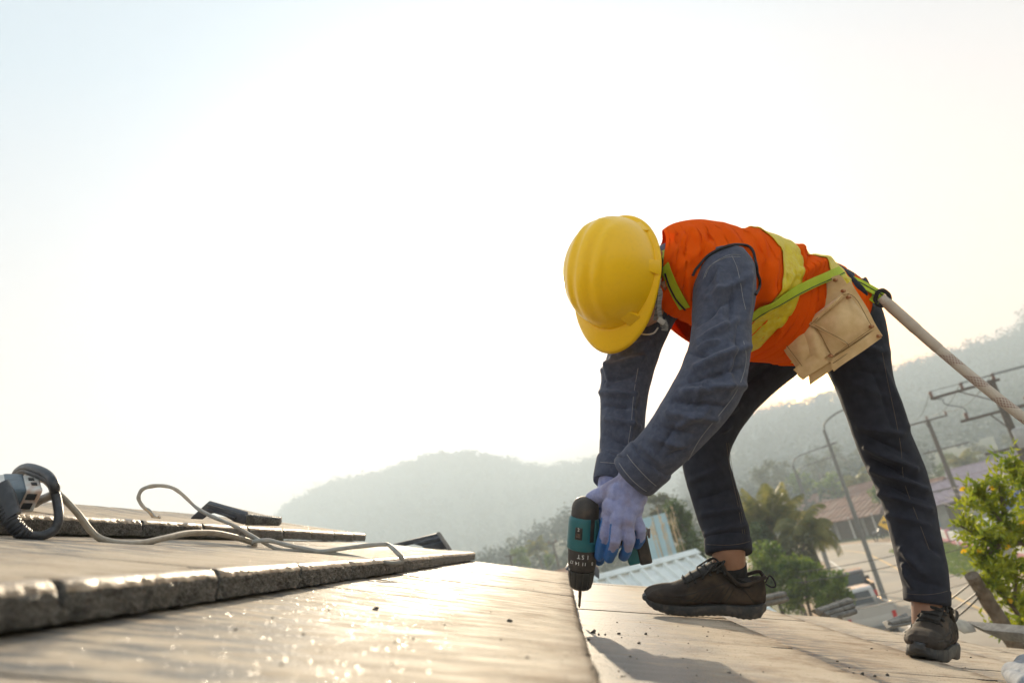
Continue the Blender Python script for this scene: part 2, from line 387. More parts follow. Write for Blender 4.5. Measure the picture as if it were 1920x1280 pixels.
def tile_mesh(g, ny, ns, seed, rough=0.0, w=TW):
    """local x down the slope (0 at the tail), y along the course, z out of the roof"""
    gr = np.random.default_rng(seed); over = .045; Lh = g + over; th = .037
    xs = -Lh * (1 - np.linspace(0, 1, ns)) ** 1.0; xs[-1] = -.012
    prof = [(x, TT * (1 + x / g)) for x in xs]
    for a in (25, 50, 72, 88): prof.append((-.012 + .012 * math.sin(R(a)), TT - .012 * (1 - math.cos(R(a))) - .0011))
    nb = 7 if rough else 3
    for k in range(1, nb + 1): prof.append((-.0005 * k / nb, TT - .0125 - (th - .014) * k / nb))
    ntop = ns + 3
    prof.append((-.03, TT - th - .002)); prof.append((-Lh, -TT * over / g - th * .55))
    prof = np.array(prof); ys = np.linspace(.0006, w - .0006, ny); V = []
    for j, y in enumerate(ys):
        e = min(y, w - y); q = prof.copy()
        drop = .0014 * max(0, 1 - e / .012) ** 2
        q[:, 1] -= drop * (q[:, 1] > -.02)
        chip = .004 * max(0, 1 - e / .02) + .0005 * gr.normal()
        q[ns:ns + 4 + nb, 0] -= chip
        V += [(a, y, b) for a, b in q]
    V = np.array(V); n = len(prof)
    if rough:
        k = (np.arange(len(V)) % n); but = (k >= ns + 1) & (k < ns + 4 + nb)
        V[but, 0] += rough * (01.0 * gr.normal(size=but.sum())); V[but, 2] += rough * .5 * gr.normal(size=but.sum())
        top = k < ns; V[top, 2] += .00035 * snoise(V[top] * np.array([5, 26, 1]), seed + 1)
    # a nibbled corner where two tiles meet
    if rough:
        d = np.hypot(V[:, 1] - w, (V[:, 2] - TT) * .8); m = (d < .02) & (V[:, 0] > -.03); V[m, 0] -= .014 * (1 - d[m] / .02); V[m, 2] -= .006 * (1 - d[m] / .02)
    F, mi = [], []
    for j in range(ny - 1):
        for k in range(n):
            a, b_, c, d = j * n + k, j * n + (k + 1) % n, (j + 1) * n + (k + 1) % n, (j + 1) * n + k
            F.append([a, b_, c, d]); mi.append(0 if k < ntop - 1 else 1)
    F.append(list(range(n))[::-1]); F.append(list(range((ny - 1) * n, ny * n))); mi += [1, 1]
    me = bpy.data.meshes.new('tile'); me.from_pydata(V.tolist(), [], F); me.update()
    me.materials.append(M_TOP_WET if seed // 100 == 3 or 930 <= seed < 940 else M_TOP_DIRTY if seed // 100 == 2 or seed >= 920 or 400 <= seed < 900 else M_TOP); me.materials.append(M_BUTT); me.polygons.foreach_set('material_index', np.array(mi, np.int32))
    me.shade_smooth(); me.set_sharp_from_angle(angle=R(60)); return me
def add_tile(me, s, y, dn=0, yawj=0, tilt=0):
    o = bpy.data.objects.new('tile', me); COL.objects.link(o); o.parent = house
    p = rf(s, y, dn) - np.array(house.location)
    o.matrix_local = Matrix.Translation(p) @ Matrix(ROT.tolist()).to_4x4() @ Matrix.Rotation(yawj, 4, 'Z') @ Matrix.Rotation(tilt, 4, 'Y')
    return o
JOINT = on_roof(190, 1172, 0.01)[1]
shared = {}
for ci, s in enumerate(TAILS):
    g = s - (TAILS[ci - 1] if ci else -1.385)
    y0 = JOINT - 14 * TW + (ci - 1) * .5 * TW * (1 if ci % 2 else .86)
    while y0 < -.62 - TW * 6: y0 += TW
    i = 0; y = y0
    while y < YV_END - .06:
        w = min(TW, YV_END - y)
        near = (ci in (0, 1, 2) and -.7 < y < 2.0)
        if near or w < TW - .001:
            me = tile_mesh(g, 46 if near else 10, 26 if near else 8, ci * 100 + i, .0011 if near else .0006, w)
        else:
            key = (ci, i % 3)
            if key not in shared: shared[key] = tile_mesh(g, 14, 10, 900 + ci * 10 + i % 3, .0009)
            me = shared[key]
        q_ = min(max((y - .35) / .9, 0), 1); sag = -.021 * q_ * q_ * (3 - 2 * q_) * (1 if ci >= 2 else 0)
        add_tile(me, s, y, sag + random.uniform(-.001, .001), random.uniform(-.003, .003), (-sag / g if ci == 2 else .07 if ci == 0 else 0) + random.uniform(-.002, .002))
        y += TW; i += 1
# the far slope behind the ridge, and what carries the roof
M_DECK = mat('grey_roof_underlay', (.12, .11, .1), (.2, .18, .16), scale=6, rough=.9)
M_WALLP = mat('old_plaster', (.42, .38, .32), (.3, .27, .23), scale=3, rough=.9, bump=.3, bscale=30)
b = MB(); tp = rf(-1.37, 0, .016); dz = -math.tan(RA) * 3.2
q = [tp + YV * (-2.4), tp + YV * YV_END, tp + YV * YV_END + np.array([-3.2, 0, dz]), tp - YV * 2.4 + np.array([-3.2, 0, dz])]
b.add(q + [v - np.array([0, 0, .05]) for v in q], [[0, 1, 2, 3], [7, 6, 5, 4], [0, 4, 5, 1], [1, 5, 6, 2], [2, 6, 7, 3], [3, 7, 4, 0]])
b.build('far_slope', M_BUTT, house, 0)
b = MB()
lo = [rf(-1.36, -2.4, -.06), rf(2.5, -2.4, -.06), rf(2.5, YV_END - .08, -.06), rf(-1.36, YV_END - .08, -.06)]
b.add(lo + [v - NV * .05 for v in lo], [[0, 1, 2, 3], [7, 6, 5, 4], [0, 4, 5, 1], [1, 5, 6, 2], [2, 6, 7, 3], [3, 7, 4, 0]])
b.build('roof_deck', M_DECK, house, 0)
b = MB()
for (x0, x1, y0, y1) in ((-4.1, 2.0, YV_END - .42, YV_END - .27), (-4.1, 2.0, -2.3, -2.15)):
    zt = lambda x: (rf(-1.36, 0, -.13)[2] - abs(x - rf(-1.36, 0, 0)[0]) * math.tan(RA) * 1.02)
    xs = [x0, rf(-1.36, 0, 0)[0], x1]
    V = [(x, y, z) for y in (y0, y1) for x in xs for z in (GZ, zt(x))]
    F = [[0, 2, 3, 1], [2, 4, 5, 3], [7, 9, 8, 6], [9, 11, 10, 8], [0, 1, 7, 6], [4, 10, 11, 5], [1, 3, 9, 7], [3, 5, 11, 9]]
    b.add(V, F)
b.build('gable_wall', M_WALLP, house, 0)
b = MB(); b.add(*box((1.95, .7, (GZ - 1.9) / 2), (.07, 0, 0), (0, 2.7, 0), (0, 0, (-1.0 - GZ - 1.0) / 2 + .5))); b.build('side_wall', M_WALLP, house, 0)
# ================================================================ land, hills, haze
M_GROUND = mat('dry_grass_and_soil', (.10, .105, .045), (.23, .185, .11), scale=.22, rough=.95, detail=8, c3=(.05, .075, .025), scale3=.11, amt3=.8, bump=.6, bscale=3, bdist=.1)
M_ROAD = mat('worn_concrete_road', (.25, .205, .155), (.33, .28, .215), scale=.6, rough=.75, detail=8, bump=.2, bscale=30, c3=(.2, .18, .155), scale3=.3, amt3=.6)
M_DIRT = mat('orange_roadside_dirt', (.30, .19, .11), (.42, .29, .18), scale=.9, rough=.95, detail=7, bump=.4, bscale=8, bdist=.03)
M_HILL = mat('hill_scrub', (.035, .05, .02), (.085, .09, .045), scale=.02, rough=.95, detail=8)
M_YLINE = mat('yellow_road_paint', (.62, .40, .13), (.5, .33, .14), scale=4, rough=.7)
M_WLINE = mat('white_road_paint', (.72, .70, .66), (.5, .48, .44), scale=4, rough=.7)
g = MB(); xs = np.linspace(-1490, 1490, 60); V = [(x, y, GZ) for x in xs for y in xs]
g.add(V, grid_faces(60, 60, False, True)); kind(g.build('ground', M_GROUND, None, 0), 'structure')
CL = catmull([(5.5, 3, 0), (9.4, 13, 0), (12.2, 22, 0), (14.7, 30.3, 0), (16.6, 38, 0), (18.7, 46, 0), (21.2, 55.5, 0), (22.9, 63, 0), (23.0, 70, 0), (20.6, 77, 0), (14, 83, 0), (3, 87.5, 0), (-14, 91, 0), (-60, 99, 0)], 10)[:, :2]
def offset(C, d):
    T = np.gradient(C, axis=0); T /= np.linalg.norm(T, axis=1)[:, None]; return C + d * np.stack([T[:, 1], -T[:, 0]], 1)
def strip(name, d0, d1, z, m, i0=0, i1=None):
    C = CL[i0:i1]; a, b_ = offset(C, d0), offset(C, d1); n = len(C)
    V = [(x, y, GZ + z) for x, y in a] + [(x, y, GZ + z) for x, y in b_]
    o = mesh(name, V, [[i, n + i, n + i + 1, i + 1] for i in range(n - 1)], m, None, 0); return kind(o, 'structure')
strip('roadside_dirt', -6.2, 4.6, .012, M_DIRT); strip('road', -3.1, 3.1, .024, M_ROAD)
strip('yellow_centre_line', -.07, .07, .030, M_YLINE); strip('white_edge_line', 2.62, 2.74, .030, M_WLINE); strip('white_edge_line', -2.74, -2.62, .030, M_WLINE)

def az_el(x, y):
    d = ray(x, y); return math.atan2(d[0], d[1]), math.atan2(d[2], math.hypot(d[0], d[1]))
def hill(name, pts, D, D0, left, right, nz, back=1.45, rows=26, cols=220):
    """left / right: (azimuth deg, elevation deg) where the range goes on outside the view"""
    A = [(R(a), R(e)) for a, e in left] + [az_el(x, y) for x, y in pts] + [(R(a), R(e)) for a, e in right]
    A = np.array(A); az = np.linspace(A[0, 0], A[-1, 0], cols); el = np.interp(az, A[:, 0], A[:, 1])
    ker = np.ones(5) / 5; el = np.convolve(np.pad(el, 2, mode='edge'), ker, 'valid')
    V = []; tt = np.concatenate([np.linspace(0, 1, rows), np.linspace(1.1, 2, 8)])
    for t in tt:
        r = D0 + (D - D0) * t if t <= 1 else D * (1 + (back - 1) * (t - 1)); sh = t ** 1.35 if t <= 1 else max(0, (2 - t)) ** 1.2
        for a, e in zip(az, el):
            h = max(D * math.tan(e) - GZ, .5); V.append((r * math.sin(a), r * math.cos(a), GZ - .6 + h * sh))
    V = np.array(V); n = snoise(V * .018, 3); fall = np.repeat(np.sin(np.clip(tt, 0, 2) * math.pi / 2) ** .5, cols)
    V[:, 2] += nz * n * fall; e0 = np.repeat(tt, cols)
    o = kind(mesh(name, V, grid_faces(len(tt), cols, False, True), M_HILL, None, 180), 'structure'); return V.reshape(len(tt), cols, 3), az
def leafcards(C, rad, n, size, g, squash=.8, shell=.35):
    """n small bent leaf faces in clumps with centres C and radii rad"""
    k = g.integers(0, len(C), n); d = g.normal(size=(n, 3)); d /= np.linalg.norm(d, axis=1)[:, None]
    r = (shell + (1 - shell) * g.random(n)) ** .8
    p = C[k] + d * (r * rad[k])[:, None] * np.array([1, 1, squash])
    a = g.normal(size=(n, 3)); a[:, 2] *= .6; a /= np.linalg.norm(a, axis=1)[:, None]
    q = g.normal(size=(n, 3)); b_ = np.cross(a, q); b_ /= np.linalg.norm(b_, axis=1)[:, None]; s = size * (.55 + .9 * g.random(n)); c = np.cross(a, b_)
    V = np.stack([p - a * s[:, None], p + b_ * (s * .42)[:, None] + c * (s * .12)[:, None], p + a * s[:, None], p - b_ * (s * .42)[:, None] + c * (s * .12)[:, None]], 1).reshape(-1, 3)
    return V, np.arange(4 * n).reshape(-1, 4)
def leafmat(name, c1, c2, scale=1.5, tr=.35, tcol=None):
    return mat(name, c1, c2, scale=scale, rough=.55, translucent=tr, tcol=tcol, detail=3)
M_FOR = mat('forest_leaves', (.05, .06, .028), (.07, .08, .038), scale=.08, rough=1.0, spec=.0)
def forest(name, grid, az, n, a0, a1, tmax, size, per, leaf, label_seed, tpow=1.0, rowsel=None):
    g = np.random.default_rng(label_seed); rows, cols = grid.shape[:2]; Cs = []
    for i in range(n):
        a = g.uniform(a0, a1); j = np.interp(a, az, np.arange(cols)); t = g.random() ** tpow * tmax
        if rowsel is not None and g.random() < rowsel[2]: t = g.uniform(*rowsel[:2])
        f = t * 25; i0 = min(int(f), rows - 2); j0 = min(int(j), cols - 2); w = f - i0; u = j - j0
        p = (grid[i0, j0] * (1 - w) + grid[i0 + 1, j0] * w) * (1 - u) + (grid[i0, j0 + 1] * (1 - w) + grid[i0 + 1, j0 + 1] * w) * u
        Cs.append(p)
    Cs = np.array(Cs); rad = size * (.5 + g.random(n) ** 1.5 * 1.1); Cs[:, 2] += rad * .75
    V, F = leafcards(Cs, rad, n * per, leaf, g, 1.1, .2)
    return kind(mesh(name, V, F, M_FOR, None, 0), 'stuff')
gA, azA = hill('far_hill', [(510, 968), (560, 938), (600, 914), (650, 902), (700, 893), (760, 871), (800, 856), (850, 851), (910, 851), (950, 869), (1000, 881), (1050, 881), (1100, 871), (1150, 862), (1220, 872), (1290, 880)],
     900, 430, [(-60, .6), (-48, 1.6), (-38, .9), (-32, .5), (-24, .3)], [(16, 2.2), (24, 3.5), (40, 5), (58, 4), (72, 2)], 4)
gB, azB = hill('wooded_hill', [(1265, 905), (1310, 835), (1362, 800), (1420, 783), (1480, 772), (1550, 752), (1640, 726), (1700, 697), (1760, 686), (1830, 662), (1880, 646), (1920, 634)],
     590, 210, [(4, .2), (8, .3), (10, .45)], [(38, 10.2), (46, 9.0), (58, 6), (75, 3)], 3)
gC, azC = hill('low_green_hill', [(905, 1060), (960, 1040), (1000, 1022), (1035, 992), (1070, 972), (1120, 952), (1180, 945), (1240, 950), (1300, 958)],
     230, 110, [(-16, .1), (-9, .2)], [(22, .3), (30, .1)], 2.0)
forest('hill_forest', gA, azA, 3800, R(-22), R(16), 1.0, 5.0, 14, 2.0, 11, .7, (.93, 1.02, .4))
forest('hill_forest', gB, azB, 2600, R(7), R(40), 1.0, 4.9, 34, 1.15, 12, .8, (.95, 1.01, .28))
forest('hill_forest', gC, azC, 700, R(-8), R(26), 1.0, 2.5, 36, .55, 13, .8, (.9, 1.0, .3))
# the valley's smoky air
hz = MB(); hz.add(*box((0, 0, 71), (1500, 0, 0), (0, 1500, 0), (0, 0, 79)))
M_HAZE = bpy.data.materials.new('smoky_air'); M_HAZE.use_nodes = True; t_ = M_HAZE.node_tree; t_.nodes.remove(t_.nodes['Principled BSDF'])
pv = t_.nodes.new('ShaderNodeVolumePrincipled'); pv.inputs['Color'].default_value = (.82, .925, 1.0, 1); pv.inputs['Density'].default_value = .0019; pv.inputs['Anisotropy'].default_value = .0
t_.links.new(pv.outputs[0], t_.nodes['Material Output'].inputs['Volume'])
kind(hz.build('haze', M_HAZE, None, 0), 'stuff')
# ================================================================ the worker
M_SKIN = mat('skin', (.30, .155, .095), (.36, .19, .12), scale=40, rough=.5, bump=.15, bscale=300)
M_DENIM = mat('grey_blue_denim', (.040, .047, .080), (.066, .076, .120), scale=75, rough=.85, bump=.5, bscale=900, bdist=.0012, detail=6, c3=(.10, .108, .15), scale3=120, amt3=.35, sheen=.08)
M_DENIM_D = mat('denim_seam', (.06, .068, .105), (.13, .14, .19), scale=300, rough=.9, bump=.5, bscale=600)
M_THREAD = mat('pale_thread', (.34, .33, .34), (.24, .235, .25), scale=500, rough=.9)
M_JEANS = mat('dark_jeans', (.0075, .009, .019), (.017, .0195, .034), scale=45, rough=.85, bump=.5, bscale=800, bdist=.0012, detail=6, c3=(.022, .023, .034), scale3=60, amt3=.3)
M_ORANGE = mat('orange_mesh_fabric', (1.0, .15, .002), (.97, .13, .002), scale=14, rough=.9, spec=.12, bump=.25, bscale=1500, bdist=.0008, translucent=.36, tcol=(1.0, .2, .004))
M_LIME = mat('lime_webbing', (.55, .68, .03), (.47, .60, .02), scale=60, rough=.6, bump=.5, bscale=900, translucent=.2, tcol=(.6, .8, .04))
M_YEL = mat('yellow_reflective_tape', (.88, .70, .012), (.80, .58, .01), scale=90, rough=.42, bump=.8, bscale=160, bdist=.003, translucent=.25, tcol=(.85, .9, .08), c3=(.93, .86, .16), scale3=70, amt3=.5)
M_BLACKT = mat('black_binding', (.018, .017, .019), (.03, .028, .03), scale=200, rough=.8)
M_HAT = mat('yellow_plastic', (.95, .565, .002), (.93, .54, .002), scale=6, rough=.36, spec=.42, coat=.08, c3=(.72, .42, .01), scale3=110, amt3=.16, bump=.05, bscale=60)
M_STRAPG = mat('grey_striped_webbing', (.30, .28, .26), (.07, .065, .065), scale=90, rough=.8, stretch=(1, 1, 6))
M_BUCK = mat('grey_plastic_clip', (.40, .36, .33), (.33, .30, .27), scale=30, rough=.5)
M_SUEDE = mat('tan_suede', (.62, .41, .19), (.76, .54, .29), scale=30, rough=.9, bump=.5, bscale=500, bdist=.0012, c3=(.48, .30, .13), scale3=16, amt3=.6, detail=7, sheen=.3)
M_RIVET = mat('copper_rivet', (.46, .24, .13), rough=.4, metal=.8)
M_KNIT = mat('lavender_knit', (.235, .26, .48), (.325, .35, .59), scale=90, rough=.95, bump=.9, bscale=700, bdist=.0016, c3=(.24, .2, .27), scale3=30, amt3=.6, sheen=.3)
M_LATEX = mat('blue_latex', (.02, .10, .32), (.03, .14, .40), scale=30, rough=.5, bump=.5, bscale=260, bdist=.001)
M_SHOE = mat('dusty_brown_suede', (.020, .014, .010), (.042, .029, .021), scale=26, rough=.85, bump=.5, bscale=400, bdist=.0012, c3=(.12, .08, .05), scale3=20, amt3=.4, detail=7)
M_SOLE = mat('scuffed_black_rubber', (.028, .03, .034), (.06, .063, .068), scale=50, rough=.62, bump=.5, bscale=160, c3=(.16, .135, .11), scale3=60, amt3=.4)
M_LACE = mat('black_lace', (.016, .015, .014), (.035, .032, .03), scale=300, rough=.85)
M_SOCK = mat('black_sock', (.012, .011, .012), (.02, .018, .018), scale=200, rough=.95)
M_HAIR = mat('black_hair', (.012, .01, .009), (.02, .017, .015), scale=150, rough=.7)
M_EYE = mat('eye_white', (.7, .68, .64), rough=.2)

ANK_N = P(1738, 1150, 1.52); ANK_F = P(1368, 1055, 2.02)
person = thing('person', 'worker in orange vest and yellow hard hat bending over to drill into the roof', 'person', on_roof(1520, 1190, .0))

# ---- torso axis: neck to seat
TOR = [  # centre px, py, depth, half thickness m, half width m
    (1222, 512, 1.84, .062, .085), (1258, 516, 1.865, .098, .150), (1300, 518, 1.895, .124, .178), (1352, 527, 1.94, .136, .182),
    (1405, 538, 1.995, .139, .176), (1458, 548, 2.05, .130, .166), (1502, 562, 2.10, .120, .162), (1540, 578, 2.14, .118, .160), (1565, 592, 2.16, .100, .14)]
def torso_rows(grow=0.0, drop=0.0, rows=TOR):
    C = np.array([P(a, b_, c) for a, b_, c, *_ in rows]); T = np.gradient(C, axis=0); K = []
    for i, (c, t, row) in enumerate(zip(C, T, rows)):
        t = unit(t); lat = unit(np.cross(t, UP)); lat = lat if lat @ FW < 0 else -lat; u = unit(np.cross(lat, t)); u = u if u @ UP > 0 else -u
        K.append(np.concatenate([c - UP * drop * 0.5, u * (row[3] + grow + drop * .5), lat * (row[4] + grow)]))
    return K
LAT = unit(np.array(torso_rows()[3][6:9])); TUP = unit(np.array(torso_rows()[3][3:6])); TAX = unit(P(1540, 578, 2.14) - P(1258, 516, 1.865))

ARM_N = [(1360, 470, 1.745, 36), (1362, 500, 1.735, 52), (1358, 545, 1.70, 57), (1353, 600, 1.655, 55), (1349, 650, 1.60, 57), (1338, 700, 1.555, 61), (1317, 745, 1.525, 61), (1283, 792, 1.52, 55), (1247, 834, 1.525, 49), (1213, 868, 1.535, 46), (1196, 886, 1.54, 44)]
ARM_F = [(1245, 520, 1.98, 55), (1222, 580, 1.93, 50), (1196, 640, 1.87, 46), (1174, 712, 1.81, 47), (1168, 765, 1.775, 43), (1165, 820, 1.74, 41), (1160, 865, 1.705, 38), (1153, 900, 1.675, 35)]
LEG_N = [(1550, 560, 2.12, 78), (1583, 612, 2.11, 72), (1604, 665, 2.09, 61), (1620, 715, 2.06, 52), (1637, 770, 2.03, 48), (1658, 830, 2.01, 49), (1684, 888, 1.99, 48), (1704, 945, 1.95, 45), (1716, 1000, 1.91, 43.5), (1728, 1055, 1.87, 43), (1736, 1098, 1.845, 40), (1738, 1124, 1.83, 38)]
LEG_F = [(1505, 590, 2.24, 74), (1472, 635, 2.23, 66), (1428, 680, 2.21, 57), (1388, 722, 2.19, 52), (1352, 770, 2.16, 49), (1328, 820, 2.14, 46), (1324, 868, 2.12, 43), (1338, 920, 2.09, 44), (1351, 965, 2.06, 44), (1362, 1002, 2.03, 43), (1366, 1030, 2.01, 41)]
def scaled(rows, k): return [(a, b_, c, w * k) for a, b_, c, w in rows]

# ---- body: one continuous skin surface with neck, head, limbs
HU = unit(-.60 * RT + .13 * UP - .78 * FW)                      # out of the top of the head
HF = unit(-.13 * RT - .985 * UP + .02 * FW); HF = unit(HF - HU * (HF @ HU))      # where the face looks
HL = np.cross(HU, HF); HL = HL if HL @ FW < 0 else -HL       # the worker's left
HC = P(1155, 516, 1.715)                                       # middle of the hat's rim
hd = HC - HU * .035
body_parts = [ellipsoid(hd + HU * .0 - HF * .005, HF * .096, HL * .076, HU * .105), ellipsoid(hd - HU * .105 + HF * .038, HF * .064, HL * .060, HU * .062),
              ellipsoid(hd - HU * .145 + HF * .060, HF * .034, HL * .036, HU * .024), ellipsoid(hd - HU * .055 + HF * .098, HF * .022, HL * .014, HU * .016),
              capsule(hd - HU * .03 + HF * .093, hd - HU * .06 + HF * .108, .008, .011), ellipsoid(hd - HU * .095 + HF * .088, HF * .013, HL * .025, HU * .009),
              ellipsoid(hd - HU * .108 + HF * .086, HF * .012, HL * .021, HU * .008)]
for s in (1, -1):
    e0 = hd - HU * .075 - HF * .004 + HL * s * .080
    body_parts += [ellipsoid(e0, HF * .017 + HU * .004, HL * s * .008 - HF * .004, HU * .031), ellipsoid(hd - HU * .06 + HF * .068 + HL * s * .042, HF * .02, HL * .022, HU * .016)]
body_parts += [capsule(hd - HU * .06 - HF * .03, P(1250, 516, 1.86), .056, .062, 18), loft(torso_rows(-.034)), limb(scaled(ARM_N, .6)), limb(scaled(ARM_F, .6)), limb(scaled(LEG_N, .66)), limb(scaled(LEG_F, .66)),
               capsule(P(1196, 884, 1.54), P(1178, 926, 1.55), .025, .027), capsule(P(1153, 898, 1.675), P(1142, 940, 1.67), .025, .027),
               capsule(P(1738, 1112, 1.835), P(1743, 1170, 1.815), .036, .040), capsule(P(1366, 1030, 2.0), P(1367, 1084, 2.01), .044, .045)]
V, F = remesh(body_parts, .0055, 3)
body = mesh('body', V, F, M_SKIN, person, 180)
for s in (1, -1):
    mesh('eye', *ellipsoid(hd - HU * .035 + HF * .083 + HL * s * .032, HF * .012, HL * .013, HU * .009, 8, 12), M_EYE, person, 180)
hv, hf_ = ellipsoid(hd - HU * .02 - HF * .025, HF * .088, HL * .081, HU * .075, 14, 28)
mesh('hair', folds(hv, hf_, [], .002, 160, 5), hf_, M_HAIR, person, 180)

# ---- denim shirt: body, sleeves, collar in one cloth surface; cuffs, seams
coll = [np.concatenate([P(a, b_, c), TUP * r1, LAT * r2]) for a, b_, c, r1, r2 in ((1238, 512, 1.845, .062, .075), (1250, 514, 1.855, .07, .09), (1268, 516, 1.87, .085, .12))]
V, F = remesh([loft(torso_rows(-.012)), limb(ARM_N, m=8, n=40), limb(ARM_F, m=8, n=36), loft(coll)], .0042, 3)
SF = [  # near sleeve
      (1305, 690, 1400, 650, 9, .007), (1290, 715, 1392, 690, 7, -.006), (1285, 735, 1390, 722, 9, .007), (1262, 752, 1360, 762, 7, -.006), (1255, 775, 1340, 785, 9, .006), (1240, 800, 1300, 815, 7, -.004),
      (1225, 822, 1290, 840, 8, .004), (1310, 640, 1380, 600, 8, .005), (1305, 610, 1370, 560, 6, -.005), (1330, 560, 1400, 520, 9, .004), (1320, 540, 1345, 505, 6, -.004), (1405, 500, 1398, 600, 8, .004), (1385, 610, 1380, 700, 7, -.004),
      (1310, 655, 1345, 640, 5, .005), (1372, 650, 1362, 740, 8, .004), (1295, 660, 1330, 668, 5, -.005), (1330, 700, 1300, 760, 6, .003), (1250, 855, 1300, 835, 6, -.003), (1205, 835, 1240, 870, 6, .003),
      (1345, 500, 1352, 600, 9, .004), (1375, 520, 1368, 620, 7, -.0035), (1272, 800, 1330, 765, 7, .005), (1236, 846, 1262, 800, 6, -.004), (1300, 720, 1345, 735, 6, -.005),
      # far sleeve
      (1135, 695, 1205, 670, 8, .007), (1133, 715, 1200, 700, 6, -.006), (1130, 735, 1190, 740, 7, .006), (1135, 760, 1195, 765, 6, -.005), (1138, 785, 1195, 800, 7, .005), (1135, 815, 1190, 840, 6, -.004), (1132, 845, 1180, 860, 6, .004), (1165, 660, 1215, 640, 7, .005),
      (1190, 720, 1180, 830, 7, .004), (1150, 670, 1140, 720, 6, .006)]
V = folds(V, F, SF, .0016, 24, 3)
V = folds(V, F, [], .0004, 75, 8)
shirt = mesh('denim_shirt', V, F, M_DENIM, person, 180); T_SH = bvh(V, F)
def seam(pts, tree, w, t, m, name, parent, off=.0004, tubed=False, n=None):
    pts = catmull([(a, b_, 0) for a, b_ in pts], n or 6); C, N_ = [], []
    for a, b_, _ in pts:
        c, nn = hit(tree, a, b_, off)
        if c is not None: C.append(c); N_.append(nn)
    if len(C) < 3: return None
    C = np.array(C)
    for _ in range(6): C[1:-1] = (C[:-2] + C[1:-1] * 2 + C[2:]) / 4
    C = C - FW * .0005
    V_, F_ = tube(C, w / 2, 6) if tubed else ribbon(C, N_, w, t)
    return mesh(name, V_, F_, m, parent, 60)
def stitches(pts, tree, name, parent, w=.0011, m=None, off=.0006):
    return seam(pts, tree, w, w, m or M_THREAD, name, parent, off, True, 8)
stitches([(1322, 520), (1331, 500), (1348, 487), (1368, 478), (1388, 478)], T_SH, 'shoulder_stitching', shirt)
stitches([(1319, 523), (1327, 503), (1345, 490), (1366, 482), (1388, 482)], T_SH, 'shoulder_stitching', shirt)
stitches([(1372, 480), (1381, 500), (1388, 530), (1393, 560), (1398, 580)], T_SH, 'shoulder_stitching', shirt)
stitches([(1394, 640), (1399, 668), (1394, 700), (1378, 738), (1350, 775), (1312, 822), (1290, 862)], T_SH, 'sleeve_stitching', shirt)
stitches([(1196, 690), (1188, 740), (1184, 790), (1178, 830)], T_SH, 'sleeve_stitching', shirt)
def cuff(rows, name):
    V_, F_ = limb(rows, .97, 4, 36); n = 36; k = len(V_) - n
    V_ = folds(V_, F_, [], .0014, 55, 4); return mesh(name, V_, F_[:-1] + [F_[-1]], M_DENIM, shirt, 50), V_, F_
cN, vN, fN = cuff([(1222, 858, 1.53, 46), (1216, 865, 1.533, 50), (1190, 891, 1.543, 48), (1185, 896, 1.545, 44)], 'cuff')
tN = bvh(vN, fN)
stitches([(1182, 842), (1196, 862), (1214, 882), (1232, 898), (1242, 904)], T_SH, 'cuff_stitching', cN)
stitches([(1176, 852), (1186, 866), (1204, 886), (1220, 902), (1230, 910)], tN, 'cuff_stitching', cN)
stitches([(1161, 868), (1172, 884), (1188, 902), (1205, 916), (1212, 920)], tN, 'cuff_stitching', cN)
cF, vF, fF = cuff([(1161, 860, 1.705, 37), (1159, 868, 1.70, 41), (1150, 906, 1.672, 39), (1148, 911, 1.668, 35)], 'cuff')
tF = bvh(vF, fF)
stitches([(1126, 866), (1150, 868), (1170, 872), (1192, 878)], tF, 'cuff_stitching', cF)
stitches([(1122, 900), (1140, 906), (1160, 908)], tF, 'cuff_stitching', cF)

# ---- jeans
V, F = remesh([loft(torso_rows(.002)[6:], 6, 32), limb(LEG_N, m=8, n=44), limb(LEG_F, m=8, n=44)], .0042, 3)
JF = [(1625, 838, 1715, 880, 8, .007), (1632, 862, 1718, 898, 6, -.006), (1635, 880, 1735, 918, 8, .007), (1645, 905, 1735, 935, 6, -.005), (1650, 925, 1745, 955, 7, .005), (1620, 815, 1700, 850, 6, -.005), (1612, 800, 1690, 815, 8, .005),
      (1665, 965, 1740, 985, 7, .004), (1690, 1030, 1730, 1075, 8, .005), (1695, 1060, 1712, 1100, 6, .006), (1710, 1085, 1768, 1100, 7, -.003), (1730, 1010, 1765, 1040, 8, -.003), (1600, 720, 1660, 745, 10, .004), (1590, 690, 1650, 700, 9, -.004),
      (1590, 520, 1632, 575, 8, .006), (1600, 560, 1635, 610, 7, -.004), (1580, 640, 1660, 660, 9, .004), (1650, 680, 1700, 800, 9, .004), (1640, 700, 1672, 800, 7, -.003),
      (1400, 700, 1470, 650, 9, .005), (1395, 725, 1440, 690, 7, -.004), (1355, 780, 1385, 760, 7, .006), (1352, 797, 1370, 782, 5, -.005), (1345, 812, 1368, 800, 6, .005), (1300, 900, 1350, 880, 8, .004), (1310, 935, 1375, 915, 7, -.004), (1318, 965, 1385, 955, 7, .004),
      (1325, 1000, 1395, 985, 7, .004), (1330, 1018, 1398, 1008, 6, -.004)]
V = folds(V, F, JF, .0017, 24, 13)
V = folds(V, F, [], .0005, 70, 18)
jeans = mesh('jeans', V, F, M_JEANS, person, 180); T_J = bvh(V, F)
M_JTH = mat('brown_thread', (.16, .115, .085), (.10, .08, .065), scale=400, rough=.9)
stitches([(1366, 830), (1372, 880), (1384, 930), (1394, 985), (1399, 1020)], T_J, 'side_stitching', jeans, m=M_JTH)
stitches([(1362, 830), (1368, 880), (1380, 930), (1390, 985), (1395, 1020)], T_J, 'side_stitching', jeans, m=M_JTH)
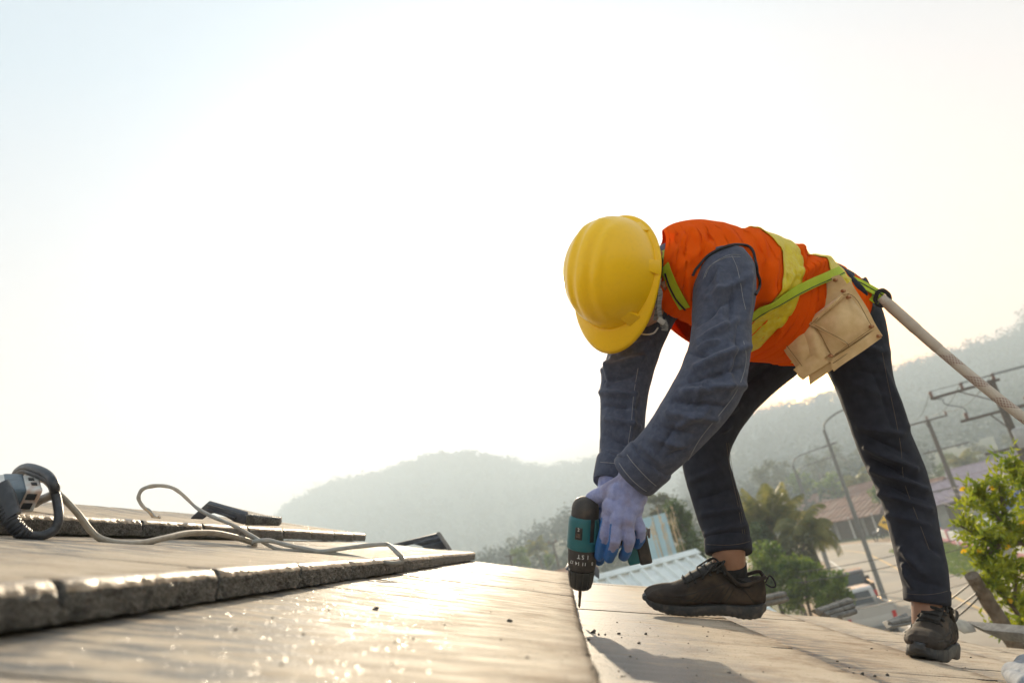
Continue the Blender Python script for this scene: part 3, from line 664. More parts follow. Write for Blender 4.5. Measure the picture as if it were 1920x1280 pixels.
stitches([(1652, 650), (1664, 715), (1678, 780), (1690, 845), (1694, 900), (1716, 960), (1742, 1030)], T_J, 'side_stitching', jeans, m=M_JTH)
def hem(rows):
    V_, F_ = limb(rows, .97, 4, 36); V_ = folds(V_, F_, [], .0014, 50, 6); return mesh('hem', V_, F_, M_JEANS, jeans, 50), bvh(V_, F_)
h1, t1 = hem([(1737.2, 1104, 1.841, 39), (1737.4, 1107, 1.84, 40.2), (1738.2, 1127, 1.83, 40), (1738.2, 1130, 1.829, 37)])
stitches([(1700, 1112), (1718, 1114), (1740, 1114), (1762, 1111), (1776, 1107)], t1, 'hem_stitching', h1, m=M_JTH)
h2, t2 = hem([(1363.5, 1010, 2.023, 42), (1364, 1014, 2.02, 43.2), (1366, 1034, 2.005, 43), (1366.5, 1037, 2.003, 39)])
stitches([(1325, 1020), (1345, 1021), (1370, 1021), (1392, 1018), (1405, 1014)], t2, 'hem_stitching', h2, m=M_JTH)
mesh('sock', *tube([P(1366, 1055, 2.006), P(1367, 1074, 2.01), P(1368, 1098, 2.012)], [.0475, .048, .050], 24), M_SOCK, person, 180)

# ---- vest: one draped shell over the shirt, open under the chest and at the arms
NV_, NA = 200, 180
VR = [(1232, 504, 1.845, .092, .115), (1254, 510, 1.862, .118, .158), (1290, 516, 1.89, .139, .190), (1334, 529, 1.93, .154, .196), (1380, 544, 1.98, .161, .192), (1424, 557, 2.02, .156, .185), (1462, 566, 2.06, .148, .182), (1500, 572, 2.10, .142, .180), (1530, 578, 2.13, .136, .176)]
K = np.array(torso_rows(0, 0, VR))
for i_, w_ in ((0, 1.0), (1, .72), (2, .35)):                    # the neck edge runs straight across, not square to the spine
    l_ = unit(K[i_][6:9]); K[i_][6:9] = unit(l_ * (1 - w_) + unit(-FW - RT * .12) * w_) * np.linalg.norm(K[i_][6:9])
K = catmull(K, 22); K = K[np.linspace(0, len(K) - 1, NV_).astype(int)]
th = np.linspace(0, 2 * math.pi, NA, endpoint=False)
V = (K[:, None, 0:3] + np.cos(th)[None, :, None] * K[:, None, 3:6] + np.sin(th)[None, :, None] * K[:, None, 6:9]).reshape(-1, 3)
uu = np.repeat(np.linspace(0, 1, NV_), NA); tt = np.tile(th, NV_)
# the cloth hangs from the back: it sags below the belly and billows in soft folds along the body
n0 = normals(V, grid_faces(NV_, NA))
n0 = n0 if (n0[NA * 80] @ TUP) * math.cos(0) > 0 else -n0
V = V + n0 * (.0055 * np.sin(3 * tt + 9 * uu) * np.clip(uu * 3, .3, 1) + .004 * np.sin(5 * tt - 6 * uu + 1))[:, None]
V = V - UP * (.030 * np.clip(-np.cos(tt), 0, 1) ** 2 * np.clip((uu - .3) * 2, 0, 1))[:, None]
F = grid_faces(NV_, NA)
if normals(V, F)[NA * 80] @ TUP < 0: F = [f[::-1] for f in F]
VF = [(1300, 432, 1345, 480, 10, .010), (1335, 425, 1312, 500, 9, -.008), (1290, 430, 1262, 490, 8, .008), (1265, 440, 1300, 500, 8, -.007), (1275, 505, 1312, 470, 7, .006), (1290, 520, 1300, 590, 7, .005),
      (1420, 430, 1440, 500, 9, .009), (1440, 470, 1425, 560, 8, -.008), (1460, 470, 1430, 590, 9, .009), (1500, 440, 1510, 490, 9, .007), (1490, 480, 1560, 460, 8, -.007), (1480, 520, 1570, 480, 9, .008), (1500, 500, 1480, 540, 7, -.006), (1430, 560, 1480, 530, 8, .006),
      (1420, 610, 1470, 590, 8, -.005), (1415, 640, 1450, 600, 7, .006), (1470, 600, 1450, 650, 7, .006), (1390, 420, 1420, 470, 8, -.006), (1560, 470, 1585, 500, 7, .006), (1530, 460, 1500, 520, 6, -.005),
      (1405, 425, 1422, 520, 7, .008), (1470, 440, 1478, 520, 8, -.005), (1355, 425, 1385, 455, 8, .006)]
FOLD = 1.5
V = folds(V, F, VF, .0028, 13, 21)
FOLD = 2.5
keep = []
mid = [(NV_ and f[0] // NA, f[0] % NA) for f in F]
for f, (i, j) in zip(F, mid):
    u = i / (NV_ - 1); a = math.degrees(th[j])                    # a = 0 back, 90 the near side, 180 belly
    open_front = (abs(a - 186) < 30 - 34 * u) and u < .97
    neck = u < .012
    if not open_front and not neck: keep.append(f)
vest_full = (V.copy(), keep)
vest = mesh('safety_vest', V, keep, M_ORANGE, person, 180); T_V = bvh(V, keep)
sd = vest.modifiers.new('thickness', 'SOLIDIFY'); sd.thickness = .0016; sd.offset = -1
NVm = normals(V, F)
def band(name, u_of_a, w_of_a, m, parent, lift=.0038, skip=None, a0=0, a1=360, n=300):
    """a tape sewn round the vest: u (0 neck to 1 hem) against the angle round the body"""
    C, N_, Wd = [], [], []
    rows = []
    for a in np.linspace(a0, a1, n):
        if skip and skip(a % 360): continue
        r = math.radians(a % 360) / (2 * math.pi) * NA; j0 = int(r) % NA; j1 = (j0 + 1) % NA; fj = r - int(r); row = []
        for q in np.linspace(-.5, .5, 11):
            x = np.clip(u_of_a(a % 360) + q * w_of_a(a % 360), 0.02, .995) * (NV_ - 1); i0 = min(int(x), NV_ - 2); fi = x - i0
            g = lambda A: (A[i0 * NA + j0] * (1 - fj) + A[i0 * NA + j1] * fj) * (1 - fi) + (A[(i0 + 1) * NA + j0] * (1 - fj) + A[(i0 + 1) * NA + j1] * fj) * fi
            row.append(g(V) + unit(g(NVm)) * lift)
        rows.append(row)
    A = np.array(rows); V_ = A.reshape(-1, 3)
    F_ = grid_faces(len(A), 11, False)
    o = mesh(name, V_, F_, m, parent, 180); s_ = o.modifiers.new('thickness', 'SOLIDIFY'); s_.thickness = .0012; s_.offset = 0; return o
gap = lambda a: abs(a - 186) < 24
band('reflective_band', lambda a: .47 + .02 * math.sin(math.radians(a * 2)), lambda a: .125, M_YEL, vest, skip=gap, a0=210, a1=522)
band('reflective_band', lambda a: .80 + .02 * math.sin(math.radians(a * 2 + 40)), lambda a: .125, M_YEL, vest, skip=gap, a0=210, a1=522)
def along(name, pts, w, m, parent, lift=.0016, t=.0012, tree=None, n=7):
    pts = catmull([(a, b_, 0) for a, b_ in pts], n); C, N_ = [], []
    for a, b_, _ in pts:
        best = None
        for tr in ([tree] if tree else [T_V, T_SH]):
            c, nn = hit(tr, a, b_, lift)
            if c is not None and (best is None or np.linalg.norm(c) < np.linalg.norm(best[0])): best = (c, nn)
        if best: C.append(best[0]); N_.append(best[1])
    C = np.array(C); N_ = np.array(N_)
    for _ in range(8): C[1:-1] = (C[:-2] + C[1:-1] * 2 + C[2:]) / 4; N_[1:-1] = (N_[:-2] + N_[1:-1] * 2 + N_[2:]) / 4
    V_, F_ = ribbon(C, N_, w, t); return mesh(name, V_, F_, m, parent, 60)
# black binding round the near armhole
arm_c = [(1298, 517), (1306, 503), (1325, 484), (1348, 470), (1375, 461), (1402, 463), (1414, 476), (1416, 500), (1420, 516), (1424, 532), (1414, 552)]
def loop3(pts, depth_tree, lift):
    C = []
    for a, b_, _ in catmull([(x, y, 0) for x, y in pts], 6):
        c = None
        for tr in depth_tree:
            h = hit(tr, a, b_, lift)[0]
            if h is not None and (c is None or np.linalg.norm(h) < np.linalg.norm(c)): c = h
        if c is not None: C.append(c)
    C = np.array(C)
    for _ in range(4): C[1:-1] = (C[:-2] + C[1:-1] * 2 + C[2:]) / 4
    return C
mesh('armhole_binding', *tube(loop3(arm_c, [T_V, T_SH], .004), .0032, 8), M_BLACKT, vest, 60)

# ---- hard hat
hat = thing('hard_hat', '', '', HC); del hat['label'], hat['category']; hat.parent = person; hat.location = tuple(HC - np.array(person.location))
def hat_pt(f, l, u): return HC + HF * f + HL * l + HU * u
nu, nv = 34, 72; V = []
A_, B_, H_ = .127, .103, .148
for i in range(nu):
    q = i / (nu - 1) * (math.pi / 2) * .995
    for j in range(nv):
        t = 2 * math.pi * j / nv; f, l = math.cos(t), math.sin(t); cr = math.cos(q) ** .86; u = math.sin(q) ** .94
        x, y = A_ * cr * f, B_ * cr * l
        if f < 0: x *= 1.04
        ridge = 0
        fade = np.clip((u - .20) / .25, 0, 1)
        if abs(y) < .06:
            ridge += .0062 * math.exp(-(y / .0135) ** 4) * fade * (1 if x > -.11 else .3)
            for s in (-1, 1): ridge += .0042 * math.exp(-((y - s * .036) / .0085) ** 4) * fade * np.clip((.115 - abs(x)) / .03, 0, 1)
        V.append(hat_pt(x * (1 + ridge * 3), y, H_ * u + ridge))
V = np.array(V); F = grid_faces(nu, nv); F.append(list(range((nu - 1) * nv, nu * nv)))
sh = mesh('shell', V, F, M_HAT, hat, 180); s_ = sh.modifiers.new('thickness', 'SOLIDIFY'); s_.thickness = .003; s_.offset = -1 if normals(V, F)[nv * 10] @ (V[nv * 10] - HC) > 0 else 1
# brim: a narrow flange that widens into the peak
V = []; nb = 96
for j in range(nb):
    t = 2 * math.pi * j / nb; f, l = math.cos(t), math.sin(t)
    peak = max(0, f) ** 2.2
    for k, q in enumerate(np.linspace(0, 1, 8)):
        w = (.011 + .045 * peak) * q
        x = A_ * f * (1 if f > 0 else 1.04); y = B_ * l; n_ = unit(np.array([f / A_, l / B_, 0]))
        up = .008 - .004 * q - (.020 * peak + .003) * q ** 1.3 + .004 * peak * (1 - abs(l)) - (.003 if k == 7 else 0)
        V.append(hat_pt(x * .985 + n_[0] * w * (1 if f < 0 else 1.0), y * .985 + n_[1] * w * (1 - .35 * peak), up))
F = grid_faces(nb, 8, False) + [[(nb - 1) * 8 + k, (nb - 1) * 8 + k + 1, k + 1, k] for k in range(7)]
br = mesh('brim', V, F, M_HAT, hat, 180); s_ = br.modifiers.new('thickness', 'SOLIDIFY'); s_.thickness = .0032; s_.offset = 0
for (t, uu_) in ((math.radians(40), .034), (math.radians(100), .03), (math.radians(-45), .03), (math.radians(150), .03)):
    x, y = A_ * math.cos(t), B_ * math.sin(t); nn = unit(HF * math.cos(t) / A_ + HL * math.sin(t) / B_); tg = unit(np.cross(HU, nn))
    c = hat_pt(x, y, uu_ * .62)
    b = MB(); w1, w2, hh = .017, .013, .021
    q = [c + tg * w1 - HU * hh * .8 + nn * .004, c - tg * w1 - HU * hh * .8 + nn * .004, c - tg * w2 + HU * hh - nn * .006, c + tg * w2 + HU * hh - nn * .006]
    q2 = [v - nn * .012 for v in q]; q = [v + nn * (.006 if k < 2 else .002) for k, v in enumerate(q)]
    b.add(q + q2, [[0, 1, 2, 3], [7, 6, 5, 4], [0, 4, 5, 1], [1, 5, 6, 2], [2, 6, 7, 3], [3, 7, 4, 0]])
    o = b.build('suspension_lug', M_HAT, hat, 40); bevel(o, .003, 2)
# chin strap with its sliders
def strap(pts, w, t, m, name, parent, nrm):
    C = catmull([P(*p) for p in pts], 8); V_, F_ = ribbon(C, [nrm] * len(C), w, t); return mesh(name, V_, F_, m, parent, 50)
NRM = unit(-FW + .25 * RT)
strap([(1232, 535, 1.655), (1238, 548, 1.652), (1236, 570, 1.652), (1237, 590, 1.655), (1243, 612, 1.66)], .0105, .0018, M_STRAPG, 'chin_strap', hat, NRM)
strap([(1228, 548, 1.658), (1231, 562, 1.658), (1232, 580, 1.66), (1228, 600, 1.67)], .0095, .0018, M_STRAPG, 'chin_strap', hat, NRM)
strap([(1243, 600, 1.658), (1247, 612, 1.66), (1246, 620, 1.662)], .015, .002, M_STRAPG, 'chin_strap', hat, NRM)
strap([(1234, 614, 1.662), (1226, 624, 1.668), (1212, 627, 1.685), (1195, 624, 1.70)], .0032, .002, M_BUCK, 'chin_cord', hat, NRM)
for (x, y, z, w, h, r) in ((1232, 529, 1.652, .016, .020, -10), (1240, 602, 1.653, .017, .012, -35)):
    X = unit(RT * math.cos(R(r)) + UP * math.sin(R(r))); Y = unit(np.cross(FW, X))
    o = mesh('strap_clip', *box(P(x, y, z), X * w / 2, Y * h / 2, FW * .003), M_BUCK, hat, 40); bevel(o, .0015, 2)

# ---- vest collar tape, side strap of the harness, hanging front edge
along('collar_tape', [(1240, 474), (1248, 500), (1258, 525), (1270, 552), (1284, 576)], .026, M_LIME, vest, .004, .0016)
along('collar_binding', [(1249, 512), (1258, 540), (1270, 562), (1285, 578)], .004, M_BLACKT, vest, .006, .0014)
harness = thing('safety_harness', '', '', P(1480, 560, 2.0)); del harness['label'], harness['category']; harness.parent = person
harness.location = tuple(P(1480, 560, 2.0) - np.array(person.location))
T_ALL = bvh(np.concatenate([vest_full[0]]), vest_full[1])
def strap_on(pts, w, m, name, lift, t=.0022, trees=None):
    C, N_ = [], []
    for a, b_, z in catmull(pts, 8):
        best = None
        for tr in (trees or [T_ALL, T_J]):
            c, nn = hit(tr, a, b_, lift)
            if c is not None and (best is None or np.linalg.norm(c) < np.linalg.norm(best[0])): best = (c, nn)
        if z > 0 or best is None: best = (P(a, b_, z if z > 0 else 2.0), -FW)
        C.append(best[0]); N_.append(best[1])
    C = np.array(C); N_ = np.array(N_)
    for _ in range(6): C[1:-1] = (C[:-2] + C[1:-1] * 2 + C[2:]) / 4; N_[1:-1] = (N_[:-2] + N_[1:-1] * 2 + N_[2:]) / 4
    return C, N_
C, N_ = strap_on([(1404, 592, 0), (1420, 581, 0), (1450, 565, 0), (1480, 549, 0), (1510, 535, 0), (1545, 520, 0), (1572, 512, 0)], .03, M_LIME, 'waist_strap', .012)
mesh('waist_strap', *ribbon(C, N_, .025, .0024), M_LIME, harness, 60)
for s in (1, -1):
    T = np.gradient(C, axis=0); B = np.array([unit(np.cross(unit(t), n)) for t, n in zip(T, N_)])
    if s > 0: mesh('strap_stitching', *ribbon(C + B * .009 + N_ * .0015, N_, .0022, .001), M_BLACKT, harness, 60)
C1 = catmull([P(1574, 516, 1.985), P(1592, 522, 1.98), P(1612, 530, 1.975), P(1632, 541, 1.97), P(1648, 550, 1.965), P(1655, 555, 1.962)], 8)
N1 = [unit(UP * .6 - FW * .8)] * len(C1)
mesh('lanyard_strap', *ribbon(C1, N1, .026, .0024), M_LIME, harness, 60)
mesh('strap_stitching', *ribbon(C1 + N1[0] * .0018, N1, .003, .001), M_BLACKT, harness, 60)
C2 = catmull([P(1580, 520, 1.99), P(1604, 536, 1.985), P(1622, 550, 1.975), P(1640, 562, 1.967), P(1648, 564, 1.963)], 8)
mesh('lanyard_strap', *ribbon(C2, N1[:1] * len(C2), .022, .0024), M_LIME, harness, 60)

# ---- suede tool pouch
pouch = thing('tool_pouch', '', '', P(1560, 610, 1.95)); del pouch['label'], pouch['category']; pouch.parent = person
pouch.location = tuple(P(1560, 610, 1.95) - np.array(person.location))
def pz(x, y): return 1.905 - .00042 * (x - 1500) + .0000022 * (x - 1560) ** 2 - .00012 * (y - 600)
def panel(name, poly, lift, th, parent, bulge=0.0, m=None, n=9):
    """a leather piece: outline in the view at the pouch's own place, dense enough to curve"""
    poly = [np.array(p, float) for p in poly]; a, b_, c, d = poly; V_ = []
    for side in (0, 1):
        for i in range(n):
            for j in range(n):
                u, v = i / (n - 1), j / (n - 1); q = (a * (1 - u) + b_ * u) * (1 - v) + (d * (1 - u) + c * u) * v
                q = q + np.array([1.2 * math.sin(9 * v + lift * 900), .9 * math.sin(8 * u + lift * 700)]) * (.5 if 0 < i < n - 1 else 1)
                z = pz(*q) - lift - bulge * math.sin(math.pi * u) * math.sin(math.pi * v) + side * th + .002 * math.sin(5 * u + 3 * v)
                V_.append(P(q[0], q[1], z))
    F_ = []
    for i in range(n - 1):
        for j in range(n - 1):
            k = i * n + j; F_.append([k, k + 1, k + n + 1, k + n]); k += n * n; F_.append([k, k + n, k + n + 1, k + 1])
    e = [i * n for i in range(n)] + [(n - 1) * n + j for j in range(1, n)] + [i * n + n - 1 for i in range(n - 2, -1, -1)] + [j for j in range(n - 2, 0, -1)]
    for i in range(len(e)): k, l = e[i], e[(i + 1) % len(e)]; F_.append([k, k + n * n, l + n * n, l][::-1])
    o = mesh(name, V_, F_, m or M_SUEDE, parent, 50); return o
panel('belt_flap', [(1534, 530), (1574, 514), (1612, 560), (1500, 606)], .0, .012, pouch)
panel('back_panel', [(1510, 574), (1596, 528), (1655, 630), (1518, 722)], .004, .010, pouch)
panel('side_panel', [(1464, 645), (1516, 568), (1566, 672), (1506, 712)], .010, .008, pouch, .006)
panel('large_pocket', [(1516, 604), (1590, 548), (1641, 616), (1562, 668)], .016, .008, pouch, .022)
panel('pocket_rim', [(1514, 600), (1588, 542), (1592, 551), (1521, 610)], .022, .006, pouch, .012)
panel('pocket_facing', [(1514, 606), (1524, 602), (1588, 640), (1590, 649)], .0265, .005, pouch)
panel('lower_strip', [(1556, 676), (1641, 618), (1652, 634), (1562, 696)], .013, .006, pouch)
panel('small_pocket', [(1496, 620), (1524, 606), (1556, 662), (1530, 684)], .018, .007, pouch, .010)
panel('loose_tab', [(1488, 692), (1538, 656), (1552, 680), (1504, 712)], .020, .005, pouch)
panel('side_pocket', [(1466, 640), (1500, 600), (1528, 650), (1500, 690)], .016, .007, pouch, .008)
M_STITCH = mat('dark_brown_thread', (.20, .11, .045), (.27, .16, .07), scale=300, rough=.9)
for pts, l in ((((1520, 608), (1590, 551), (1636, 613)), .031), (((1566, 664), (1638, 613)), .034), (((1562, 681), (1646, 624)), .0165), (((1528, 610), (1584, 640), (1592, 652)), .040), (((1500, 622), (1526, 610), (1556, 660)), .028), (((1470, 641), (1504, 686)), .024), (((1540, 580), (1594, 540), (1648, 628)), .0055)):
    C = [P(x, y, pz(x, y) - l + .0045) for x, y, _ in catmull([(a, b_, 0) for a, b_ in pts], 8)]; mesh('stitching', *tube(C, .0008, 5), M_STITCH, pouch, 60)
for x, y, l in ((1583, 545, .036), (1593, 557, .036), (1636, 612, .030), (1559, 667, .030), (1498, 606, .03), (1508, 600, .03), (1497, 620, .03), (1568, 524, .012), (1650, 630, .022), (1519, 550, .014)):
    c = P(x, y, pz(x, y) - l); mesh('rivet', *lathe(c, -FW, [(-.012, .0042), (.0, .0045), (.0016, .0038), (.0024, .002)], 14), M_RIVET, pouch, 60)

# ---- gloves
def glove(name, caps, pal, voxel=.0024, seed=1):
    V_, F_ = remesh([capsule(a, b_, ra, rb, 16) for a, b_, ra, rb, _, _ in caps], voxel, 2)
    no = normals(V_, F_); F_a = np.array([f[:4] if len(f) >= 4 else f + f[-1:] for f in F_]); fc = V_[F_a].mean(1); fn = no[F_a].mean(1)
    best = np.full(len(fc), 9e9); blue = np.zeros(len(fc), int); jag = .006 * snoise(fc * 420, seed, 2)
    for a, b_, ra, rb, kd, cut in caps:
        ab = b_ - a; t = ((fc - a) @ ab) / (ab @ ab); tc = np.clip(t, 0, 1); d = np.linalg.norm(fc - a - tc[:, None] * ab, axis=1) - (ra + (rb - ra) * tc)
        m = d < best; best[m] = d[m]
        dist = t * np.linalg.norm(ab) + jag
        bl = np.full(len(fc), kd == 'tip') if kd != 'finger' else (dist > cut) | ((fn @ pal > .48))
        if kd == 'palm': bl = fn @ pal > .55
        blue[m] = bl[m]
    V2 = V_ + no * (.0007 * snoise(V_ * 210, seed, 2))[:, None]
    return mesh(name, V2, F_, [M_KNIT, M_LATEX], person, 180, mi=blue)
ZO = [HANDZ]
def Pg(x, y, z): return P(x, y, z + ZO[0])
def finger(pts, r0, r1, cut):
    out = []; k = len(pts) - 1; acc = 0
    for i in range(k):
        a, b_ = Pg(*pts[i]), Pg(*pts[i + 1]); ra = r0 + (r1 - r0) * i / k; rb = r0 + (r1 - r0) * (i + 1) / k
        out.append((a, b_, ra, rb, 'finger', cut - acc)); acc += np.linalg.norm(b_ - a)
    return out
PALN = unit(-RT * .85 + FW * .55)
caps = [(Pg(1200, 876, 1.65), Pg(1188, 905, 1.655), .037, .036, 'knit', 0), (Pg(1188, 905, 1.655), Pg(1182, 925, 1.655), .036, .034, 'knit', 0)]
for (x, y, z), r in (((1141, 966, 1.650), .0165), ((1158, 975, 1.630), .0165), ((1176, 975, 1.628), .016), ((1191, 964, 1.640), .015)):
    caps.append((Pg(1182 if x < 1170 else 1188, 912, 1.652), Pg(x, y, z), .027, r, 'knit', 0))
caps.append((Pg(1148, 950, 1.648), Pg(1186, 950, 1.640), .022, .024, 'knit', 0)); caps.append((Pg(1160, 925, 1.655), Pg(1190, 930, 1.648), .027, .027, 'knit', 0))
caps += finger([(1140, 968, 1.648), (1134, 1000, 1.645), (1127, 1024, 1.660), (1124, 1041, 1.672)], .0138, .0116, .050)
caps += finger([(1157, 980, 1.628), (1153, 1012, 1.624), (1147, 1034, 1.642), (1142, 1046, 1.655)], .0136, .0114, .054)
caps += finger([(1176, 981, 1.627), (1180, 1010, 1.624), (1174, 1033, 1.640), (1169, 1042, 1.655)], .0134, .0112, .054)
caps += finger([(1192, 968, 1.638), (1201, 992, 1.636), (1200, 1010, 1.648), (1195, 1020, 1.660)], .0124, .0104, .050)
caps += [(Pg(1180, 905, 1.66), Pg(1140, 922, 1.67), .026, .019, 'knit', 0), (Pg(1140, 922, 1.67), Pg(1112, 932, 1.70), .018, .016, 'knit', 0), (Pg(1112, 932, 1.70), Pg(1092, 965, 1.735), .016, .0145, 'finger', .012)]
glove('work_glove', caps, PALN)
ZO[0] = -.082
capsF = [(Pg(1150, 896, 1.752), Pg(1147, 925, 1.752), .034, .034, 'knit', 0), (Pg(1147, 925, 1.752), Pg(1142, 965, 1.748), .036, .030, 'knit', 0), (Pg(1160, 930, 1.75), Pg(1158, 970, 1.745), .028, .026, 'knit', 0)]
capsF += finger([(1128, 968, 1.745), (1124, 1005, 1.735), (1124, 1036, 1.722), (1123, 1049, 1.712)], .0155, .013, .05)
capsF += finger([(1142, 970, 1.748), (1140, 1000, 1.752), (1142, 1022, 1.745)], .0155, .013, .05)
capsF += finger([(1156, 970, 1.748), (1158, 1000, 1.752), (1158, 1018, 1.745)], .0155, .013, .05)
capsF += finger([(1168, 965, 1.748), (1172, 990, 1.752), (1172, 1006, 1.745)], .0145, .012, .05)
capsF += [(Pg(1140, 915, 1.745), Pg(1116, 940, 1.735), .02, .017, 'knit', 0), (Pg(1116, 940, 1.735), Pg(1104, 962, 1.742), .017, .014, 'tip', 0)]
glove('work_glove', capsF, unit(-FW), seed=2)

# ---- shoes (built once in their own frame: x to the toe, y to the outside, z up)
def shoe_parts():
    Lr = .302; W = lambda x: np.interp(x, [0, .012, .04, .10, .15, .20, .245, .28, .296, .302], [.016, .026, .034, .0345, .037, .0425, .0415, .033, .022, .012])
    base = lambda x: np.interp(x, [0, .02, .06, .10, .14, .2, .25, .285, .302], [.006, .001, .0, .006, .004, .0, .002, .009, .018])
    top = lambda x: np.interp(x, [0, .006, .03, .06, .09, .115, .14, .165, .20, .235, .27, .29, .301], [.075, .100, .100, .086, .092, .118, .122, .108, .084, .066, .060, .052, .038])
    sole_t = lambda x: np.interp(x, [0, .05, .1, .18, .25, .302], [.034, .034, .028, .027, .026, .022])
    xs = np.concatenate([np.linspace(.0, .02, 7), np.linspace(.026, .28, 60), np.linspace(.284, .3015, 9)]); nA = 56; V = []
    for x in xs:
        w = W(x); zb = base(x) + sole_t(x) - .006; zt = top(x); h = zt - zb
        tt_ = np.linspace(0, 2 * math.pi, nA, endpoint=False)
        for a in tt_:
            c, s = math.cos(a), math.sin(a); sx = np.sign(c) * abs(c) ** .72; sz = np.sign(s) * abs(s) ** .8
            zz = zb + h * (.5 + .5 * sz); k = np.clip((zz - zb) / h, 0, 1); narrow = 1 - .42 * k ** 1.6 * np.interp(x, [0, .05, .12, .2, .26, .302], [.55, .55, .85, .75, .35, .2])
            V.append((x, w * sx * narrow * .985, zz))
    V = np.array(V); F = grid_faces(len(xs), nA); F.append(list(range(nA))); k = (len(xs) - 1) * nA; F.append(list(range(k, k + nA))[::-1])
    no = normals(V, F); d = np.zeros(len(V)); x, y, z = V.T
    def seg(x0, z0, x1, z1, w, a, side=None):
        dx, dz = x1 - x0, z1 - z0; t = np.clip(((x - x0) * dx + (z - z0) * dz) / (dx * dx + dz * dz), 0, 1); q = np.hypot(x - x0 - t * dx, z - z0 - t * dz)
        return a * np.exp(-(q / w) ** 2) * (abs(y) > .012)
    for k in range(7): d += seg(.085 + k * .0165, .092 - k * .0045, .112 + k * .0165, .042 - k * .0005, .0048, .0046)
    d += seg(.085, .10, .17, .072, .003, -.0022) + seg(.17, .072, .235, .056, .003, -.0022) + seg(.03, .040, .085, .094, .003, -.0022) + seg(.16, .032, .20, .046, .003, -.0018) + seg(.20, .046, .285, .047, .003, -.0018)
    d += seg(.27, .035, .30, .035, .02, .003) + .0012 * snoise(V * 60, 4)
    V = V + no * (d if no[nA * 20 + nA // 4][2] > 0 else -d)[:, None]
    # sole
    S = []; pr = [(-.97, 0), (-1.06, .10), (-1.085, .45), (-1.07, .8), (-1.02, 1.0)]
    xs2 = np.concatenate([np.linspace(-.006, .02, 9), np.linspace(.026, .28, 70), np.linspace(.284, .309, 11)])
    for x in xs2:
        xi = np.clip(x, 0, .302); w = W(xi) * np.interp(x, [-.006, .0, .3, .309], [.25, 1, 1, .3]); zb, t_ = base(xi), sole_t(xi); n = 9; row = []
        tread = .0015 * (math.sin(x * 420) > .2); rd_ = math.sqrt(max(0, 1 - ((x - .285) / .0255) ** 2)) if x > .285 else math.sqrt(max(0, 1 - ((.016 - x) / .0235) ** 2)) if x < .016 else 1.0; rd_ = max(rd_, .12); zb = zb + t_ * .5 * (1 - rd_); t_ = t_ * rd_; w = W(xi) * np.interp(x, [-.006, 0, .012, .302, .309], [.55, .8, 1, .8, .35])
        for q in np.linspace(-.97, .97, n): row.append((x, w * q, zb + tread))
        for a, f in pr[1:]: row.append((x, -w * a, zb + tread * (1 - f) + t_ * f))
        for q in np.linspace(.99, -.99, n): row.append((x, w * q, zb + t_))
        for a, f in pr[::-1][:-1]: row.append((x, w * a, zb + tread * (1 - f) + t_ * f))
        S += row
    nr = len(S) // len(xs2); S = np.array(S); FS = grid_faces(len(xs2), nr); FS.append(list(range(nr))); k = (len(xs2) - 1) * nr; FS.append(list(range(k, k + nr))[::-1])
    S[:, 1] += .0012 * snoise(S * 90, 9) * np.sign(S[:, 1])
    groove = (abs(((S[:, 0] * 1.0) % .5) - .05) < .0) ; surf = np.array([[x, 0, top(x)] for x in np.linspace(.11, .235, 12)])
    pts = []
    return V, F, S, FS, top, W
SHV = shoe_parts()
